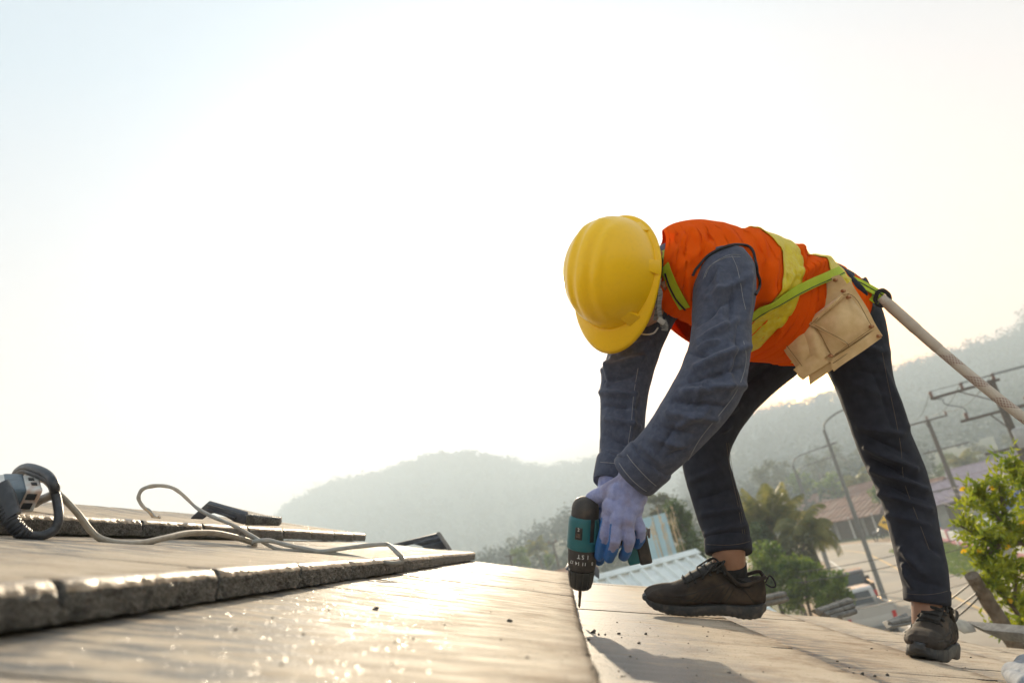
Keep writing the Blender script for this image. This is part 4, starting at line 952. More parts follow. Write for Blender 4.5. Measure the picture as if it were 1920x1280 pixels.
def make_shoe(M4, label=None, kick=False):
    """M4 maps the shoe's frame to the place"""
    V_, F_, S_, FS_, top, W = SHV
    tr = lambda A: (np.c_[np.asarray(A, float), np.ones(len(A))] @ M4.T)[:, :3]
    base = tr([[.1, 0, 0]])[0]
    sh = thing('shoe', '', '', base); del sh['label'], sh['category']; sh.parent = person; sh.location = tuple(base - np.array(person.location))
    flip = np.linalg.det(M4[:3, :3]) < 0
    fx = lambda F: [f[::-1] for f in F] if flip else F
    mesh('upper', tr(V_), fx(F_), M_SHOE, sh, 180); mesh('sole', tr(S_), fx(FS_), M_SOLE, sh, 50)
    no = lambda x: .0035 + top(x)
    tb = bvh(V_, F_)
    def on_side(x, z, s):
        h = tb.ray_cast(Vector((x, s * .2, z)), Vector((0, -s, 0))); return None if h[0] is None else np.array(h[0]) + np.array([0, s * .0004, 0])
    for s in (1, -1):
        lines = [((.09, .094), (.13, .083), (.17, .071), (.205, .058), (.235, .052)), ((.03, .040), (.05, .062), (.07, .082), (.085, .092)), ((.155, .036), (.19, .044), (.235, .047), (.28, .044))]
        lines += [((.080 + k * .0165, .090 - k * .0045), (.094 + k * .0165, .066 - k * .003), (.108 + k * .0165, .043)) for k in range(7)]
        for ln in lines:
            C = [on_side(x, z, s) for x, z, _ in catmull([(a, b_, 0) for a, b_ in ln], 6)]; C = [c for c in C if c is not None]
            if len(C) > 4: mesh('stitched_seam', *tube(tr(C), .0011, 5), M_LACE, sh, 60)
    # throat of the shoe: dark tongue and padded collar
    b = MB(); n = 16; q = []
    for i in range(n):
        x = .105 + .105 * i / (n - 1)
        for j in range(5): q.append((x, (j - 2) * .0125 * (1 - .25 * i / n), top(x) + .0015 - .0010 * abs(j - 2) + .0012 * math.sin(i * 1.7)))
    b.add(tr(q), grid_faces(n, 5, False)); tg = b.build('tongue', M_LACE, sh, 180); s_ = tg.modifiers.new('t', 'SOLIDIFY'); s_.thickness = .003; s_.offset = 0
    cc = [(.004, 0, .100), (.012, .020, .106), (.04, .026, .094), (.075, .026, .088), (.105, .022, .112), (.116, .012, .127), (.117, 0, .128)]
    cc = cc + [(x, -y, z) for x, y, z in cc[-2:0:-1]] + [cc[0]]
    mesh('collar', *tube(tr(catmull(cc, 5)), .0052, 10, False), M_SHOE, sh, 180)
    mesh('opening_lining', *tube(tr([(.06, 0, .080), (.058, 0, .096)]), [.030, .0275], 24, True, flat=.85), M_SOCK, sh, 60)
    for i in range(6):
        x = .118 + .0175 * i; y = .027 - .0010 * i; z = top(x)
        c = [(x - .004, -y, z - .005), (x, -y * .6, z + .0035), (x + .004, 0, z + .0055), (x + .002, y * .6, z + .0035), (x - .004, y, z - .005)]
        mesh('lace', *tube(tr(catmull(c, 5)), .0042, 7, flat=.5), M_LACE, sh, 60)
        for s in (1, -1): mesh('eyelet', *tube(tr([(x - .004, s * y * 1.02, z - .007), (x - .004, s * (y * 1.02 + .003), z - .0035)]), .0036, 10), M_LACE, sh, 60)
    for s, e in ((1, .05), (-1, .042)):
        c = [(.118, 0, .131), (.112, s * .012, .141), (.123, s * .026, .136), (.142, s * .028, .120), (.136, s * .014, .123), (.120, 0, .130)]
        mesh('lace', *tube(tr(catmull(c, 6)), .0026, 7), M_LACE, sh, 60)
        c = [(.119, 0, .130), (.134, s * .016, .136), (.156, s * .026, .116), (.168, s * .030, .104)]
        mesh('lace', *tube(tr(catmull(c, 6)), .0024, 7), M_LACE, sh, 60)
    c = [(.0, 0, .085), (-.008, 0, .104), (-.020, .002, .096), (-.028, .003, .078), (-.018, .002, .074), (-.002, 0, .082)]
    mesh('pull_loop', *tube(tr(catmull(c, 6)), .0022, 7), M_LACE, sh, 60)
    for s in (1, -1):
        c = [(x, s * (W(x) * 1.005 - .0005), z) for x, z in ((.17, .034), (.20, .040), (.24, .043), (.275, .043), (.296, .038))]
    return sh
def frame4(heel, toe, up, L=.302, left=True):
    x = unit(toe - heel); z = unit(up - x * (up @ x)); y = np.cross(z, x); y = y if left else -y; k = np.linalg.norm(toe - heel) / L
    M4 = np.eye(4); M4[:3, 0] = x * k; M4[:3, 1] = y * k; M4[:3, 2] = z * k; M4[:3, 3] = heel; return M4
# far foot: on the edge of a course, toe up the slope; near foot: towards the camera
zf = 1.985
heelF = P(1429, 1152, zf); toeF = P(1208, 1139, zf)
make_shoe(frame4(heelF, toeF, UP * .96 + RT * .06 - FW * .10, left=False))
tN_ = on_roof(1722, 1238, .014); hN = tN_ + YV * .262 + SV * .185 + NV * .006
make_shoe(frame4(hN, tN_, NV + UP * .25, left=True))
# ================================================================ the drill
M_TEAL = mat('teal_plastic', (.012, .115, .135), (.018, .14, .16), scale=40, rough=.42, bump=.15, bscale=900, c3=(.04, .10, .10), scale3=40, amt3=.4)
M_DARKP = mat('dark_rubber_grip', (.028, .024, .023), (.05, .042, .038), scale=60, rough=.6, bump=.3, bscale=500, c3=(.11, .08, .06), scale3=45, amt3=.4)
M_CHUCK = mat('black_chuck_plastic', (.018, .018, .019), (.03, .03, .03), scale=50, rough=.38)
M_STEEL = mat('worn_steel', (.34, .32, .30), (.22, .2, .19), scale=60, rough=.35, metal=.9)
M_BITM = mat('dark_steel', (.11, .085, .07), (.17, .13, .1), scale=200, rough=.4, metal=.85)
M_PRINT = mat('white_print', (.72, .72, .70), rough=.6)
TIP = on_roof(1086, 1139, .0135); DZ = float(TIP @ FW) - .005
dtop, dnose = P(1099, 931, DZ), P(1088, 1104, DZ + .006)
DA = unit(dnose - dtop); DL = np.linalg.norm(dnose - dtop); DF = unit(-FW - DA * (-FW @ DA)); DR = np.cross(DA, DF); DR = DR if DR @ RT > 0 else -DR
drill = thing('cordless_drill', 'teal and black cordless drill held upright in the gloved hand, bit on the tile edge', 'drill', TIP)
def dpt(t, a, r): return dtop + DA * (t * DL) + (DF * math.cos(a) + DR * math.sin(a)) * r
PXM = DZ / FPX
def dlathe(prof, n=40, pw=None):
    V = []
    for t, r in prof:
        for j in range(n): V.append(dpt(t, 2 * math.pi * j / n, r))
    F = grid_faces(len(prof), n); F.append(list(range(n - 1, -1, -1))); k = (len(prof) - 1) * n; F.append(list(range(k, k + n)))
    return V, F
k = PXM
mesh('motor_cap', *dlathe([(.0, 5 * k), (.008, 12 * k), (.03, 19 * k), (.07, 23.5 * k), (.12, 25.5 * k), (.20, 26 * k), (.50, 26.5 * k), (.54, 26 * k)]), M_DARKP, drill, 50)
def shell_panel(name, t0, t1, a0, a1, r, m, th=.002, cut=0.0, nt=14, na=18):
    V = []
    for side in (0, 1):
        for i in range(nt):
            for j in range(na):
                u, v = i / (nt - 1), j / (na - 1); aa0, aa1 = a0, a1
                if cut: aa1 = a1 - cut * max(0, (u - .72) / .28)
                t = t0 + (t1 - t0) * u; edge = min(u, 1 - u, .12) / .12 * min(v, 1 - v, .1) / .1
                V.append(dpt(t, aa0 + (aa1 - aa0) * v, r * np.interp(u, [0, 1], [.985, 1.02]) + (th * (.45 + .55 * edge ** .5) if side == 0 else -.004)))
    F = []; n = nt * na
    for i in range(nt - 1):
        for j in range(na - 1):
            q = i * na + j; F += [[q, q + 1, q + na + 1, q + na], [n + q, n + q + na, n + q + na + 1, n + q + 1]]
    e = [i * na for i in range(nt)] + [(nt - 1) * na + j for j in range(1, na)] + [i * na + na - 1 for i in range(nt - 2, -1, -1)] + [j for j in range(na - 2, 0, -1)]
    for i in range(len(e)): a, b_ = e[i], e[(i + 1) % len(e)]; F.append([a, b_, b_ + n, a + n])
    return mesh(name, V, F, m, drill, 35)
shell_panel('housing', .205, .545, R(-112), R(18), 26.5 * k, M_TEAL, .0042)
shell_panel('housing', .215, .46, R(40), R(64), 26.5 * k, M_TEAL, .0035)
shell_panel('housing', .45, .55, R(-112), R(58), 27.0 * k, M_TEAL, .0035)
shell_panel('housing', .30, .53, R(112), R(236), 26.5 * k, M_TEAL, .0035)
o = shell_panel('speed_switch_recess', .285, .43, R(-40), R(-10), 27.0 * k, M_CHUCK, .0046)
shell_panel('speed_switch', .35, .40, R(-36), R(-14), 27.5 * k, M_BITM, .0062, nt=6, na=6)
ring = mesh('clutch_ring', *dlathe([(.545, 24 * k), (.55, 27 * k), (.565, 28 * k), (.70, 26.5 * k), (.77, 25 * k), (.778, 23 * k)]), M_DARKP, drill, 30)
V, F = dlathe([(.78, 21 * k), (.784, 24.2 * k), (.80, 25 * k), (.90, 23 * k), (.965, 20.5 * k), (.975, 18 * k)], 72)
V = np.array(V); ax = V - dtop; rad = ax - np.outer(ax @ DA, DA); j = np.tile(np.arange(72), 6); V = V - rad * (.045 * (j % 6 == 0))[:, None]
mesh('chuck', V, F, M_CHUCK, drill, 25)
mesh('chuck_nose', *dlathe([(.968, 17.8 * k), (.985, 17.2 * k), (.999, 11 * k), (1.003, 5 * k)]), M_STEEL, drill, 30)
tipb = TIP
nose = dtop + DA * DL; bl = tipb - nose; C = [nose - DA * .01] + [nose + bl * q for q in np.linspace(0, 1, 26)]
rr = [3.1 * k] + [3.1 * k * (1 if q < .42 else .82 + .18 * math.sin(q * 60)) * (1 if q < .9 else (1 - q) * 9 + .1) for q in np.linspace(0, 1, 26)]
mesh('drill_bit', *tube(C, rr, 12), M_BITM, drill, 40)
# pistol handle through the hand, battery foot, belt hook
h0 = dtop + DA * DL * .42 + DR * 18 * k + FW * .012; h1 = P(1196, 1008, DZ - .012)
HX = unit(h1 - h0); HYv = unit(DA - HX * (DA @ HX)); HZv = np.cross(HX, HYv)
mesh('handle', *loft([np.concatenate([h0 + (h1 - h0) * t, HYv * a, HZv * b_]) for t, a, b_ in ((0, .022, .017), (.2, .0185, .0165), (.5, .0175, .016), (.8, .020, .017), (1.0, .025, .02))], 4, 20), M_DARKP, drill, 50)
bc = P(1190, 1016, DZ + .004)
BX = unit(P(1207, 1010, DZ) - P(1180, 1016, DZ)); BY = unit(DA - BX * (DA @ BX)); BZ = np.cross(BX, BY)
o = mesh('battery', *box(bc + BX * .012, BX * .0135, BY * .042, BZ * .033), M_DARKP, drill, 40); bevel(o, .006, 3)
o = mesh('battery_latch', *box(bc - BX * .012 + BY * .008, BX * .013, BY * .030, BZ * .030), M_TEAL, drill, 40); bevel(o, .005, 3)
hk = MB(); h_ = P(1201, 1002, DZ - .045)
hk.add(*tube(catmull([h_ - BX * .004, h_ + BX * .014 - BY * .002, h_ + BX * .0155 - BY * .010, h_ + BX * .004 - BY * .012], 6), .0024, 8))
hk.build('belt_hook', M_STEEL, drill, 60)
o = mesh('belt_hook_plate', *box(P(1209, 1001, DZ - .036), RT * .010, UP * .0028, FW * .004), M_STEEL, drill, 40); bevel(o, .001, 1)
mesh('belt_hook_bar', *tube([P(1217, 990, DZ - .046), P(1217, 1008, DZ - .046)], .0026, 8), M_STEEL, drill, 60)
mesh('trigger', *loft([np.concatenate([h0 + HX * .02 + HYv * .02 * q, HX * .009, HZv * .008]) for q in (.8, 1.2, 1.6)], 3, 12), M_CHUCK, drill, 50)
def wrapped_text(txt, t, ang, size, r, flipped=True, name='printed_number'):
    cu = bpy.data.curves.new('t', 'FONT'); cu.body = txt; cu.size = size; cu.align_x = 'CENTER'; cu.align_y = 'CENTER'; cu.resolution_u = 3
    ob = bpy.data.objects.new('t', cu); COL.objects.link(ob); dg = bpy.context.evaluated_depsgraph_get(); me = bpy.data.meshes.new_from_object(ob.evaluated_get(dg))
    V = []
    for v in me.vertices:
        x, y = v.co.x, v.co.y
        if flipped: x, y = -x, -y
        V.append(dpt(t - y / DL, ang + x / r, r + .0005))
    F = [list(p.vertices) for p in me.polygons]; bpy.data.objects.remove(ob); bpy.data.curves.remove(cu); bpy.data.meshes.remove(me)
    return mesh(name, V, F, M_PRINT, drill, 0)
for a, s in ((-50, '17'), (-24, '14'), (2, '11'), (38, '8')): wrapped_text(s, .675, R(a), .0105, 26.9 * k)
for a, s in ((-20, 'T'), (-4, 'S'), (15, '1')): wrapped_text(s, .60, R(a), .0125, 27.8 * k, name='printed_mark')
wrapped_text('2', .315, R(-25), .010, 27.3 * k + .0048, False, 'printed_mark')

# ================================================================ rope
def rope_mat():
    m = bpy.data.materials.new('braided_rope'); m.use_nodes = True; t = m.node_tree; L = t.links.new; b = t.nodes['Principled BSDF']
    uv = t.nodes.new('ShaderNodeAttribute'); uv.attribute_name = 'braid'
    sp = t.nodes.new('ShaderNodeSeparateXYZ'); L(uv.outputs['Vector'], sp.inputs[0])
    def m_(op, a, c=None):
        x = t.nodes.new('ShaderNodeMath'); x.operation = op
        for s, v in ((0, a), (1, c)):
            if v is None: continue
            if isinstance(v, (int, float)): x.inputs[s].default_value = v
            else: L(v, x.inputs[s])
        return x.outputs[0]
    u, v = sp.outputs[0], sp.outputs[1]
    d1 = m_('ABSOLUTE', m_('SINE', m_('ADD', m_('MULTIPLY', u, 5.0), m_('MULTIPLY', v, 300.0)))); d2 = m_('ABSOLUTE', m_('SINE', m_('SUBTRACT', m_('MULTIPLY', u, 5.0), m_('MULTIPLY', v, 300.0))))
    dots = m_('GREATER_THAN', m_('MULTIPLY', d1, d2), .62)
    patch = m_('GREATER_THAN', m_('SINE', m_('ADD', m_('MULTIPLY', v, 82.0), m_('MULTIPLY', u, 1.0))), .05)
    slv = m_('GREATER_THAN', v, .20)
    mx = t.nodes.new('ShaderNodeMixRGB'); mx.inputs[1].default_value = (.56, .49, .42, 1); mx.inputs[2].default_value = (.16, .045, .04, 1)
    L(m_('MULTIPLY', m_('MULTIPLY', dots, patch), slv), mx.inputs[0]); L(mx.outputs[0], b.inputs['Base Color']); b.inputs['Roughness'].default_value = .85
    bp = t.nodes.new('ShaderNodeBump'); bp.inputs['Strength'].default_value = .5; bp.inputs['Distance'].default_value = .002; L(m_('MULTIPLY', d1, d2), bp.inputs['Height']); L(bp.outputs[0], b.inputs['Normal'])
    return m
M_ROPE = rope_mat()
M_SLEEVE = mat('rope_sleeve', (.44, .36, .29), (.52, .44, .36), scale=40, rough=.6, bump=.3, bscale=200)
rope = thing('safety_rope', 'beige braided safety rope running from the harness strap to the right', 'rope', P(1655, 560, 1.96))
Cr = catmull([P(1652, 558, 1.962), P(1700, 601, 1.93), P(1745, 641, 1.90), P(1800, 688, 1.87), P(1860, 737, 1.84), P(1925, 787, 1.81), P(2000, 838, 1.78), P(2100, 880, 1.76), P(2230, 960, 1.75), P(2290, 1080, 1.72), P(2250, 1230, 1.68), P(2330, 1330, 1.62)], 14)
V, F = tube(Cr, .0128, 16); rp = mesh('rope_core', V, F, M_ROPE, rope, 60)
at = rp.data.attributes.new('braid', 'FLOAT_VECTOR', 'POINT'); cl = np.concatenate([[0], np.cumsum(np.linalg.norm(np.diff(Cr, axis=0), axis=1))])
B = np.zeros((len(V), 3)); B[:, 0] = np.tile(np.arange(16) * 2 * math.pi / 16, len(Cr)); B[:, 1] = np.repeat(cl, 16); at.data.foreach_set('vector', B.ravel())
Cs_ = Cr[np.searchsorted(cl, .015):np.searchsorted(cl, .195)]
mesh('rope_sleeve', *tube(Cs_, np.interp(np.linspace(0, 1, len(Cs_)), [0, .1, .55, .6, 1], [.0140, .0150, .0150, .0140, .0136]), 16), M_SLEEVE, rope, 40)
mesh('thimble', *tube(catmull([P(1645, 548, 1.955), P(1655, 544, 1.955), P(1666, 552, 1.955), P(1668, 563, 1.957), P(1660, 572, 1.96), P(1648, 572, 1.962), P(1641, 563, 1.962), P(1645, 548, 1.955)], 6), .0055, 10), M_BLACKT, rope, 60)

# ================================================================ power strip, cables, wire, loose tiles, crumbs
M_STRIPW = mat('grimy_white_plastic', (.50, .48, .45), (.62, .60, .57), scale=30, rough=.5, c3=(.40, .20, .10), scale3=26, amt3=.7, detail=6)
M_TAPE = mat('blue_grey_tape', (.045, .065, .085), (.085, .115, .14), scale=40, rough=.45, bump=.4, bscale=80)
M_CABLE = mat('black_cable', (.020, .022, .028), (.035, .038, .048), scale=60, rough=.42, c3=(.09, .09, .095), scale3=60, amt3=.35)
M_BEIGE = mat('beige_cable', (.30, .26, .21), (.38, .335, .28), scale=60, rough=.5, c3=(.18, .15, .12), scale3=40, amt3=.5)
M_GREYC = mat('grey_cable', (.27, .265, .25), (.37, .36, .34), scale=60, rough=.5, c3=(.5, .38, .27), scale3=14, amt3=.5)
M_HOLE = mat('socket_hole', (.02, .018, .017), rough=.8)
M_STRIPD = mat('dark_tape_side', (.045, .042, .035), (.07, .065, .055), scale=60, rough=.6)
strip_ = thing('power_strip', 'worn white power strip wrapped in blue tape on the upper tiles', 'power strip', P(40, 960, 1.296))
PZ = 1.296
# the strip as a box seen from its end: corner points in the view
e0, e1 = P(49, 893, PZ), P(83, 920, PZ - 0.0194)             # top edge of the end
e2 = P(62, 961, PZ + 0.0130); e3 = P(36, 961, PZ + 0.0324)
TX = unit(P(83, 920, PZ) - P(-40, 917, PZ + 0.0162))      # along the strip
end = [P(52, 888, PZ + 0.0486), P(72, 893, PZ + 0.0486), P(83, 919, PZ - 0.0065), P(62, 961, PZ - 0.0065), P(36, 961, PZ - 0.0097), P(56, 918, PZ - 0.0162)]
LX = -TX * 0.2349
top_a, top_b, fr_b = P(50, 889, PZ + 0.0567), P(57, 918, PZ - 0.0194), P(36, 961, PZ - 0.0227)
UPs = unit(top_b - fr_b); dep = top_a - top_b
def sbox(x0, x1, grow, m, name, hole=None):
    """slice of the strip between x0 and x1 m from its end"""
    o0 = fr_b - TX * 0; H = top_b - fr_b; D = dep
    c = o0 + TX * ((x0 + x1) / 2) + H / 2 + D / 2
    q = mesh(name, *box(c, TX * abs(x1 - x0) / 2, H * (.5 + grow), D * (.5 + grow)), m, strip_, 40); bevel(q, .005, 3); return q
sbox(-.308, .0251, 0, M_STRIPW, 'body')
sbox(-.0486, -.0057, .03, M_TAPE, 'tape')
nE = unit(np.cross(top_b - fr_b, dep)); nE = nE if nE @ TX > 0 else -nE
cE = fr_b + TX * 0.0256
for u, v in ((.30, .25), (.72, .25), (.30, .70), (.72, .70)):
    c = cE + (top_b - fr_b) * u + dep * v; o = mesh('socket_hole', *box(c, TX * .0016, UPs * .0065, unit(dep) * .0078), M_HOLE, strip_, 40)
for u, v in ((.30, -.02), (.70, -.02)):
    c = fr_b + (top_b - fr_b) * u + dep * 0 + TX * .008
    nF = unit(np.cross(TX, UPs)); nF = nF if nF @ FW < 0 else -nF
    o = mesh('socket_hole', *box(c + nF * .0003, TX * .0089, UPs * .0057, nF * .0016), M_HOLE, strip_, 40); bevel(o, .001, 2)
nT = unit(np.cross(TX, dep)); nT = nT if nT @ UP > 0 else -nT
for u, v in ((.35, .010), (.65, .0065)):
    mesh('socket_hole', *box(top_b + dep * u + TX * v + nT * .0003, TX * .0057, unit(dep) * .0065, nT * .0016), M_HOLE, strip_, 40)
# black plug and cable loop
plug = thing('black_cable', 'black cable with a ribbed plug looped around the power strip', 'cable', P(20, 990, 1.231))
pa, pb = P(2, 925, 1.234), P(22, 968, 1.218)
mesh('plug', *loft([np.concatenate([pa + (pb - pa) * t, unit(np.cross(pb - pa, FW)) * a, -FW * .016]) for t, a in ((-.3, .0195), (0, .0203), (.35, .0203), (.8, .017), (1.05, .0154))], 4, 20), M_CABLE, plug, 50)
Cp = catmull([P(8, 955, 1.223), P(18, 975, 1.215), P(34, 993, 1.218), P(50, 1002, 1.231)], 14)
rr = np.interp(np.linspace(0, 1, len(Cp)), [0, 1], [.0159, .0100]) * (1 + .09 * np.sign(np.sin(np.arange(len(Cp)) * 1.7)))
mesh('strain_relief', *tube(Cp, rr, 16), M_CABLE, plug, 30)
Cc = catmull([P(44, 999, 1.226), P(60, 1004, 1.239), P(82, 1003, 1.256), P(102, 992, 1.272), P(110, 972, 1.280), P(108, 945, 1.296), P(102, 920, 1.304), P(94, 902, 1.312), P(80, 893, 1.328), P(60, 885, 1.353), P(46, 882, 1.377), P(35, 888, 1.409), P(28, 895, 1.442)], 10)
mesh('cord', *tube(Cc, .0078, 14), M_CABLE, plug, 60)
Cc2 = catmull([P(26, 900, 1.458), P(34, 884, 1.409), P(50, 876, 1.369), P(70, 880, 1.337), P(88, 889, 1.312), P(99, 902, 1.296), P(103, 915, 1.296), P(100, 926, 1.328), P(88, 932, 1.377), P(74, 938, 1.409), P(66, 944, 1.458)], 10)
mesh('cord', *tube(Cc2, .0081, 14), M_CABLE, plug, 60)
beige = thing('beige_cable', 'thick beige cable curving over the tile edge from the power strip', 'cable', P(240, 1020, 1.38))
Cb = catmull([P(66, 898, 1.40), P(84, 900, 1.38), P(104, 920, 1.37), P(125, 940, 1.37), P(148, 965, 1.37), P(168, 992, 1.37), P(186, 1008, 1.37), P(215, 1017, 1.37), P(245, 1020, 1.38), P(275, 1016, 1.42), P(310, 1008, 1.48), P(345, 1000, 1.55), P(375, 998, 1.61), P(405, 999, 1.67), P(435, 1005, 1.73), P(460, 1012, 1.78), P(474, 1017, 1.80), P(478, 1022, 1.81), P(472, 1027, 1.80), P(464, 1027, 1.80)], 8)
mesh('cord', *tube(Cb, np.interp(np.linspace(0, 1, len(Cb)), [0, .25, .6, .95, 1], [.0063, .0064, .0068, .0066, .0085]), 12, flat=.8), M_BEIGE, beige, 60)
mesh('knotted_end', *ellipsoid(P(469, 1027, 1.80), RT * .0092, UP * .007, FW * .0085, 8, 12), M_BEIGE, beige, 180)
gw = thing('grey_wire', 'bent grey wire with a bare hooked end lying across the tiles', 'wire', P(560, 1020, 1.8))
Cg = catmull([P(300, 968, 1.934), P(295, 971, 1.934), P(288, 968, 1.937), P(280, 958, 1.939), P(270, 951, 1.942), P(262, 940, 1.944), P(260, 930, 1.944), P(266, 918, 1.942), P(280, 912, 1.939), P(300, 910, 1.934), P(320, 913, 1.918), P(335, 921, 1.902), P(350, 934, 1.886), P(368, 951, 1.869), P(390, 964, 1.846), P(415, 975, 1.818), P(445, 988, 1.801), P(470, 1003, 1.784), P(495, 1017, 1.762), P(515, 1027, 1.750), P(530, 1031, 1.750), P(560, 1032, 1.750), P(610, 1035, 1.750), P(655, 1042, 1.750), P(700, 1050, 1.750), P(735, 1055, 1.750), P(752, 1053, 1.750), P(754, 1047, 1.750), P(745, 1036, 1.750), P(730, 1022, 1.779), P(720, 1020, 1.779), P(690, 1022, 1.779), P(640, 1028, 1.750), P(600, 1033, 1.750), P(560, 1026, 1.750), P(530, 1019, 1.750), P(505, 1013, 1.750), P(480, 1014, 1.758), P(474, 1018, 1.775)], 8)
gr_ = np.random.default_rng(5)
mesh('cord', *tube(Cg, .0052 * (1 + .12 * np.sin(np.arange(len(Cg)) * .45) * np.sin(np.arange(len(Cg)) * .17)), 10, flat=.72), M_GREYC, gw, 60)
mesh('bare_end', *tube(Cg[:30], .0043, 10), mat('tan_copper_wire', (.45, .30, .18), (.55, .40, .26), scale=120, rough=.45), gw, 60)
# loose tiles
M_SLATE = mat('dark_glazed_tile', (.022, .024, .034), (.05, .052, .062), scale=25, rough=.5, bump=.3, bscale=200, c3=(.12, .11, .11), scale3=30, amt3=.4)
M_GREYT = mat('grey_fibre_cement', (.13, .125, .12), (.21, .2, .185), scale=30, rough=.8, bump=.5, bscale=200, c3=(.06, .055, .05), scale3=20, amt3=.6)
def prism(poly, th, name, mats, parent, bev=.003, hint=None):
    """slab with a polygon face given by points of the place; th thickness vector"""
    n = len(poly); V = [np.asarray(p) for p in poly] + [np.asarray(p) + th for p in poly]
    F = [list(range(n)), list(range(2 * n - 1, n - 1, -1))] + [[i, i + n, (i + 1) % n + n, (i + 1) % n] for i in range(n)]
    o = mesh(name, V, F, mats, parent, 40)
    bm = bmesh.new(); bm.from_mesh(o.data); bmesh.ops.recalc_face_normals(bm, faces=bm.faces); bm.to_mesh(o.data); bm.free()
    if bev: bevel(o, bev, 2)
    return o
lt = thing('loose_ridge_tile', 'dark ridge tile lying upside down on the top course behind the wire', 'roof tile', P(440, 975, 2.0))
za = 1.95
prism([P(355, 973, za), P(388, 943, za), P(462, 965, za - .02), P(459, 984, za - .03), P(440, 979, za - .02), P(425, 970, za - .02), P(405, 962, za - .01), P(392, 964, za), P(380, 974, za)], FW * .02 + UP * .004, 'curved_side', M_SLATE, lt, .004)
prism([P(460, 965, za - .02), P(524, 972, za + .02), P(523, 986, za + .02), P(459, 985, za - .02)], FW * .025, 'end_face', M_BUTT, lt, .003)
prism([P(388, 943, za), P(400, 941, za + .10), P(524, 971, za + .12), P(462, 965, za - .02)], -UP * .012, 'back_face', M_GREYT, lt, .002)
prism([P(388, 954, za - .012), P(440, 970, za - .03), P(439, 973, za - .03), P(386, 957, za - .012)], FW * .01, 'raised_rib', M_SLATE, lt, .001)
cr = thing('broken_corrugated_tile', 'dark corrugated tile propped on the second course near the gable end', 'roof tile', P(790, 1025, 3.5))
zb = 3.55
prism([P(736, 1020, zb), P(822, 999, zb + .02), P(829, 1008, zb), P(786, 1018, zb), P(760, 1023, zb)], FW * .03 - UP * .004, 'upper_corrugation', M_SLATE, cr, .004)
prism([P(775, 1020, zb - .03), P(824, 1006, zb - .02), P(835, 1018, zb - .03), P(800, 1026, zb - .03)], FW * .03, 'middle_corrugation', M_SLATE, cr, .004)
prism([P(790, 1024, zb - .05), P(834, 1013, zb - .04), P(845, 1030, zb - .05), P(800, 1030, zb - .06)], FW * .03, 'lower_corrugation', M_SLATE, cr, .004)
prism([P(818, 999, zb - .07), P(824, 998, zb - .05), P(847, 1032, zb - .08), P(841, 1033, zb - .10)], FW * .02, 'broken_rim', M_GREYT, cr, .002)
# pieces along the gable beyond the feet
def gablepiece(name, pts, th, m, label, cat='roof tile', ribs=0, group=None):
    t = thing(name, label, cat, pts[0], group); prism(pts, th, 'slab', m, t, .004)
    if ribs:
        a, b_, c, d = [np.asarray(p) for p in pts[:4]]
        for i in range(ribs):
            q = (i + .6) / (ribs + .2); p0, p1 = a + (d - a) * q, b_ + (c - b_) * q
            mesh('rib', *tube([p0 - FW * .012, p0 * .5 + p1 * .5 - FW * .012, p1 - FW * .012], .014, 8), m, t, 60)
    return t
zc = 3.85
gablepiece('grey_corrugated_sheet', [P(1420, 1117, zc), P(1468, 1106, zc + .1), P(1477, 1126, zc + .1), P(1424, 1136, zc)], UP * -.03 + FW * .05, M_GREYT, 'short grey corrugated offcut lying just behind the shoe at the gable edge', ribs=2)
gablepiece('ribbed_grey_tile', [P(1526, 1141, zc), P(1592, 1118, zc + .2), P(1604, 1150, zc + .1), P(1560, 1160, zc)], UP * -.03 + FW * .05, M_GREYT, 'long grey ribbed tile sticking out past the gable edge below the bushes', ribs=3)
gablepiece('flat_grey_tile', [P(1662, 1162, zc), P(1700, 1147, zc + .1), P(1712, 1168, zc), P(1672, 1174, zc - .1)], UP * -.03 + FW * .05, M_GREYT, 'grey tile end showing just behind the front shoe', ribs=1)
gablepiece('tile_shard', [P(1060, 1068, 3.8), P(1068, 1056, 3.85), P(1073, 1056, 3.85), P(1074, 1072, 3.8)], FW * .04, M_SLATE, 'dark tile shard behind the drill chuck at the gable edge')
gablepiece('dark_broken_tile', [P(1106, 1072, 3.9), P(1116, 1060, 3.95), P(1124, 1068, 3.95), P(1124, 1086, 3.9)], FW * .06, M_SLATE, 'small dark broken tile just right of the drill chuck')
gablepiece('barge_cap', [P(1846, 1180, 3.75), P(1990, 1193, 3.4), P(1990, 1212, 3.4), P(1880, 1200, 3.7)], FW * .18 - UP * .02, M_GREYT, 'flat grey capping slab at the right end of the gable edge under the shrub')
gablepiece('mortar_lump', [P(1788, 1174, 3.8), P(1800, 1166, 3.85), P(1826, 1172, 3.85), P(1832, 1184, 3.8), P(1808, 1188, 3.8)], FW * .08, mat('pale_mortar', (.45, .40, .33), (.3, .27, .23), scale=20, rough=.95, bump=.6, bscale=60), 'pale mortar lumps on the gable edge right of the front shoe', 'rubble')
# grey-white glove lying at the right bottom corner
gl = thing('cloth_glove', 'pale grey cloth glove lying on the tiles in the right bottom corner', 'glove', P(1910, 1270, 1.3))
def onr(x, y, l=0): return on_roof(x, y, .03) + NV * l
gp = [capsule(onr(1900, 1272, .01), onr(1950, 1290, .012), .020, .026), capsule(onr(1905, 1266, .014), onr(1925, 1258, .016), .012, .014), capsule(onr(1896, 1276, .008), onr(1930, 1300, .01), .012, .018), capsule(onr(1925, 1262, .016), onr(1980, 1290, .012), .024, .03)]
V, F = remesh(gp, .004, 2); mesh('glove_body', folds(V, F, [], .0016, 120, 3), F, mat('grey_white_knit', (.26, .28, .31), (.36, .38, .41), scale=60, rough=.95, bump=.8, bscale=500), gl, 180)
